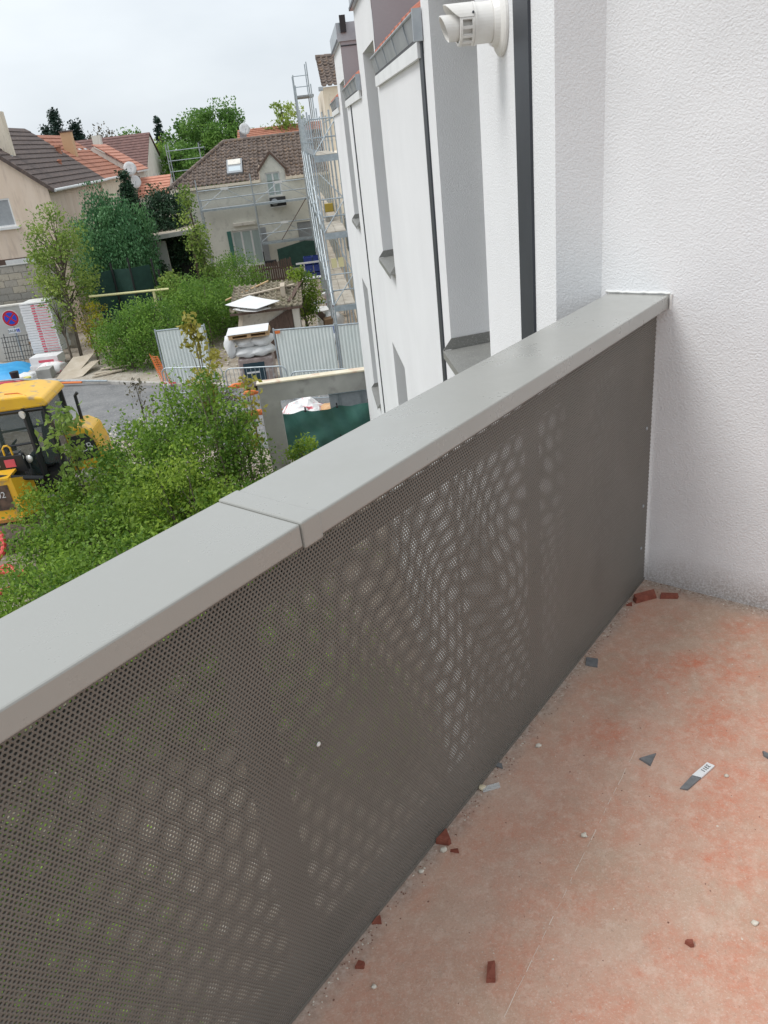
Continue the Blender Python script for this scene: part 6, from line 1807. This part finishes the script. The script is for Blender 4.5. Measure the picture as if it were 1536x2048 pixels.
# ------------------------------------------------------------------ litter on the terrace floor
M_SHARD = mat('broken_red_tile', (0.19, 0.050, 0.030), 0.85, (0.27, 0.085, 0.055), nscale=60)
M_SLATE = mat('grey_slate_chip', (0.13, 0.135, 0.14), 0.6, (0.19, 0.195, 0.20), nscale=50)
M_PLASTER = mat('plaster_crumb', (0.68, 0.64, 0.56), 0.95, (0.58, 0.53, 0.44), nscale=60)
def chip(name, poly, hgt, m, label, cat, group=None, tilt=0.0):
    """angular fragment: outline given as (P,N) points on the floor, top face shrunk and tilted"""
    c_ = Vector((0, 0, 0))
    base = [pn(p + random.uniform(-.0035, .0035), q + random.uniform(-.0035, .0035), FLOOR + 0.0005) for p, q in poly]
    for q in base:
        c_ += q
    c_ /= len(base)
    top = [c_.lerp(q, random.uniform(0.86, 0.97)) + Vector((0, 0, hgt * random.uniform(0.8, 1.15))) for q in base]
    n = len(base)
    b_ = MB().add(base + top, [tuple(reversed(range(n))), tuple(range(n, 2 * n))] + [(i, (i + 1) % n, n + (i + 1) % n, n + i) for i in range(n)])
    o_ = b_.build(name, m)
    # face orientation is fixed by the winding of the outline
    return tag(o_, label, cat, group)
def rect(p, q, L, w_, ang):
    c_, s_ = math.cos(R(ang)), math.sin(R(ang))
    return [(p + c_ * a - s_ * b_, q + s_ * a + c_ * b_) for a, b_ in ((-L / 2, -w_ / 2), (L / 2, -w_ / 2), (L / 2 * 0.94, w_ / 2), (-L / 2, w_ / 2 * 0.9))]
GB = 'broken red tile fragments on the terrace'
chip('tile_shard', rect(2.327, -0.806, 0.088, 0.026, 34), 0.022, M_SHARD, 'long red tile fragment lying nearest the balustrade corner', 'tile fragment', GB)
chip('tile_shard', rect(2.372, -0.738, 0.064, 0.018, 66), 0.016, M_SHARD, 'thin red tile fragment right of the long one at the end wall', 'tile fragment', GB)
chip('tile_shard', [(1.094, -0.853), (1.050, -0.851), (1.058, -0.822), (1.068, -0.820)], 0.020, M_SHARD, 'triangular red tile fragment propped at the foot of the perforated sheet', 'tile fragment', GB)
chip('tile_shard', [(1.046, -0.812), (1.054, -0.786), (1.064, -0.798)], 0.010, M_SHARD, 'small dark red fragment beside the round white stone', 'tile fragment', GB)
chip('tile_shard', rect(0.840, -0.572, 0.042, 0.020, 150), 0.014, M_SHARD, 'oblong red tile fragment alone on the front of the floor', 'tile fragment', GB)
chip('tile_shard', [(1.116, -0.256), (1.124, -0.246), (1.134, -0.252), (1.130, -0.262), (1.121, -0.264)], 0.010, M_SHARD, 'tiny round red crumb near the right floor edge', 'tile fragment', GB)
chip('tile_shard', [(0.690, -0.818), (0.698, -0.804), (0.712, -0.812), (0.704, -0.822)], 0.010, M_SHARD, 'red crumb near the bottom end of the perforated sheet', 'tile fragment', GB)
chip('tile_shard', [(0.792, -0.852), (0.802, -0.838), (0.818, -0.846), (0.806, -0.855)], 0.008, M_SHARD, 'flat red crumb touching the perforated sheet', 'tile fragment', GB)
chip('tile_shard', [(2.255, -0.845), (2.262, -0.830), (2.276, -0.838)], 0.007, M_SHARD, 'red crumb between the sheet and the long tile fragment', 'tile fragment', GB)
GP = 'white plaster crumbs on the terrace'
def crumb(p, q, s, label, m=M_PLASTER, seed=0):
    v = pn(p, q, FLOOR - 0.001)
    return tag(lump('plaster_crumb', v.x, v.y, v.z, s * 0.78, s * 0.62, s * 0.85, m, seed, 7, crease=0.22), label, 'plaster crumb', GP)
crumb(1.043, -0.826, 0.012, 'round white stone between two red fragments by the sheet', seed=101)
crumb(1.263, -0.558, 0.011, 'angular white crumb alone beside the scratch in the floor', seed=102)
crumb(0.963, -0.838, 0.009, 'round white crumb close to the sheet below the red fragments', seed=103)
crumb(1.631, -0.329, 0.008, 'white crumb right of the chip with the white label', seed=104)
crumb(1.244, -0.160, 0.010, 'white crumb at the right edge of the floor', seed=105)
crumb(1.479, -0.793, 0.011, 'cream crumb between the sheet and the triangular grey chip', seed=106)
crumb(1.262, -0.848, 0.014, 'yellowish crumb next to the clear plastic scrap', mat('yellowish_plaster', (0.62, 0.54, 0.38), 0.95), 107)
crumb(0.680, -0.762, 0.008, 'tiny white crumb low beside the sheet', seed=108)
crumb(1.98, -0.20, 0.010, 'white crumb in the red stain far right', seed=109)
GS = 'grey slate chips on the terrace'
chip('slate_chip', [(1.915, -0.845), (1.878, -0.832), (1.885, -0.795), (1.925, -0.806)], 0.006, M_SLATE, 'square grey chip near the sheet halfway to the corner', 'slate chip', GS)
chip('slate_chip', [(1.575, -0.538), (1.566, -0.503), (1.618, -0.508)], 0.005, M_SLATE, 'triangular grey chip in the middle of the floor', 'slate chip', GS)
stp = thing('label_strip', 'narrow grey chip with a white paper label in the middle of the floor', 'slate chip', pn(1.59, -0.39, FLOOR), GS)
def flat(name, poly, z0, h_, m, parent=None):
    b_ = MB().prism([pn(p, q, FLOOR + z0) for p, q in poly], (0, 0, h_))
    return b_.build(name, m, parent)
flat('chip', [(1.527, -0.414), (1.533, -0.396), (1.592, -0.380), (1.588, -0.402)], 0.001, 0.004, M_SLATE, stp)
flat('label', [(1.586, -0.4025), (1.590, -0.3795), (1.648, -0.364), (1.650, -0.384)], 0.0015, 0.0045, M_WPAINT, stp)
text_mesh('lettering', '3311', 0.016, pn(1.626, -0.381, FLOOR + 0.0068), -NV * 0.25 - PV, NV - PV * 0.25, M_BLACK, stp, 0.0002)
chip('slate_chip', [(1.765, -0.275), (1.748, -0.272), (1.745, -0.245), (1.762, -0.240)], 0.006, M_SLATE, 'grey chip cut by the right picture edge', 'slate chip', GS)
chip('slate_chip', [(1.365, -0.862), (1.348, -0.856), (1.352, -0.838), (1.366, -0.842)], 0.005, M_SLATE, 'small grey chip against the foot of the sheet', 'slate chip', GS)
pls = flat('plastic_scrap', [(1.262, -0.848), (1.252, -0.838), (1.290, -0.808), (1.300, -0.818)], 0.001, 0.006, glassmat('clear_plastic', (0.75, 0.78, 0.78), 0.5))
tag(pls, 'clear plastic scrap beside the yellowish crumb', 'plastic scrap')
# grit swept against the sheet and the end wall
gp_ = []
for k in range(420):
    p = random.uniform(0.2, 2.42)
    v = pn(p, -0.852 + abs(random.gauss(0, 0.018)), FLOOR)
    gp_.append((v.x, v.y, v.z))
for k in range(420):
    v = pn(2.45 - abs(random.gauss(0, 0.02)), random.uniform(-0.85, 0.5), FLOOR)
    gp_.append((v.x, v.y, v.z))
for k in range(260):
    v = pn(random.uniform(0.3, 2.4), random.uniform(-0.85, 0.3), FLOOR)
    gp_.append((v.x, v.y, v.z))
random.shuffle(gp_)
stones('grit', gp_[:450], M_PLASTER, 0.0008, 0.0032)
stones('grit', gp_[450:], mat('dark_grit', (0.20, 0.10, 0.07), 0.95), 0.0010, 0.003)
# small white paint flecks on the coping and the sheet
for k, (p, z) in enumerate(((0.734, 6.285),)):
    v = pn(p, -0.8545, z)
    tag(MB().lathe(v, NV, [(0, 0.005), (0.002, 0.004), (0.0025, 0)], 9).build('paint_fleck', M_WPAINT), 'single white fleck stuck on the near part of the perforated sheet', 'fleck')
pp = []
for k in range(36):
    v = pn(random.uniform(0.3, 2.4), random.uniform(-1.0, -0.84), TOP)
    if k > 10:
        v = pn(random.gauss(1.75, 0.12), random.uniform(-1.0, -0.86), TOP)
    pp.append((v.x, v.y, v.z))
stones('dust_specks', pp, M_PLASTER, 0.0005, 0.0012)
# hairline scratch across the floor
scr_ = [pn(1.602 - 0.842 * k / 22, -0.562 + 0.055 * k / 22 + random.uniform(-.0012, .0012), FLOOR + 0.0008) for k in range(23)]
b_ = MB()
for q0, q1 in zip(scr_[:-1], scr_[1:]):
    w0 = random.uniform(0.0006, 0.0016)
    q1 = q0.lerp(q1, random.uniform(0.35, 1.0))
    b_.obox(q0, q1 - q0, NV * w0, (0, 0, 0.0004))
o_ = b_.build('floor_scratch', mat('pale_scratch', (0.68, 0.58, 0.50), 0.9), kind='structure')
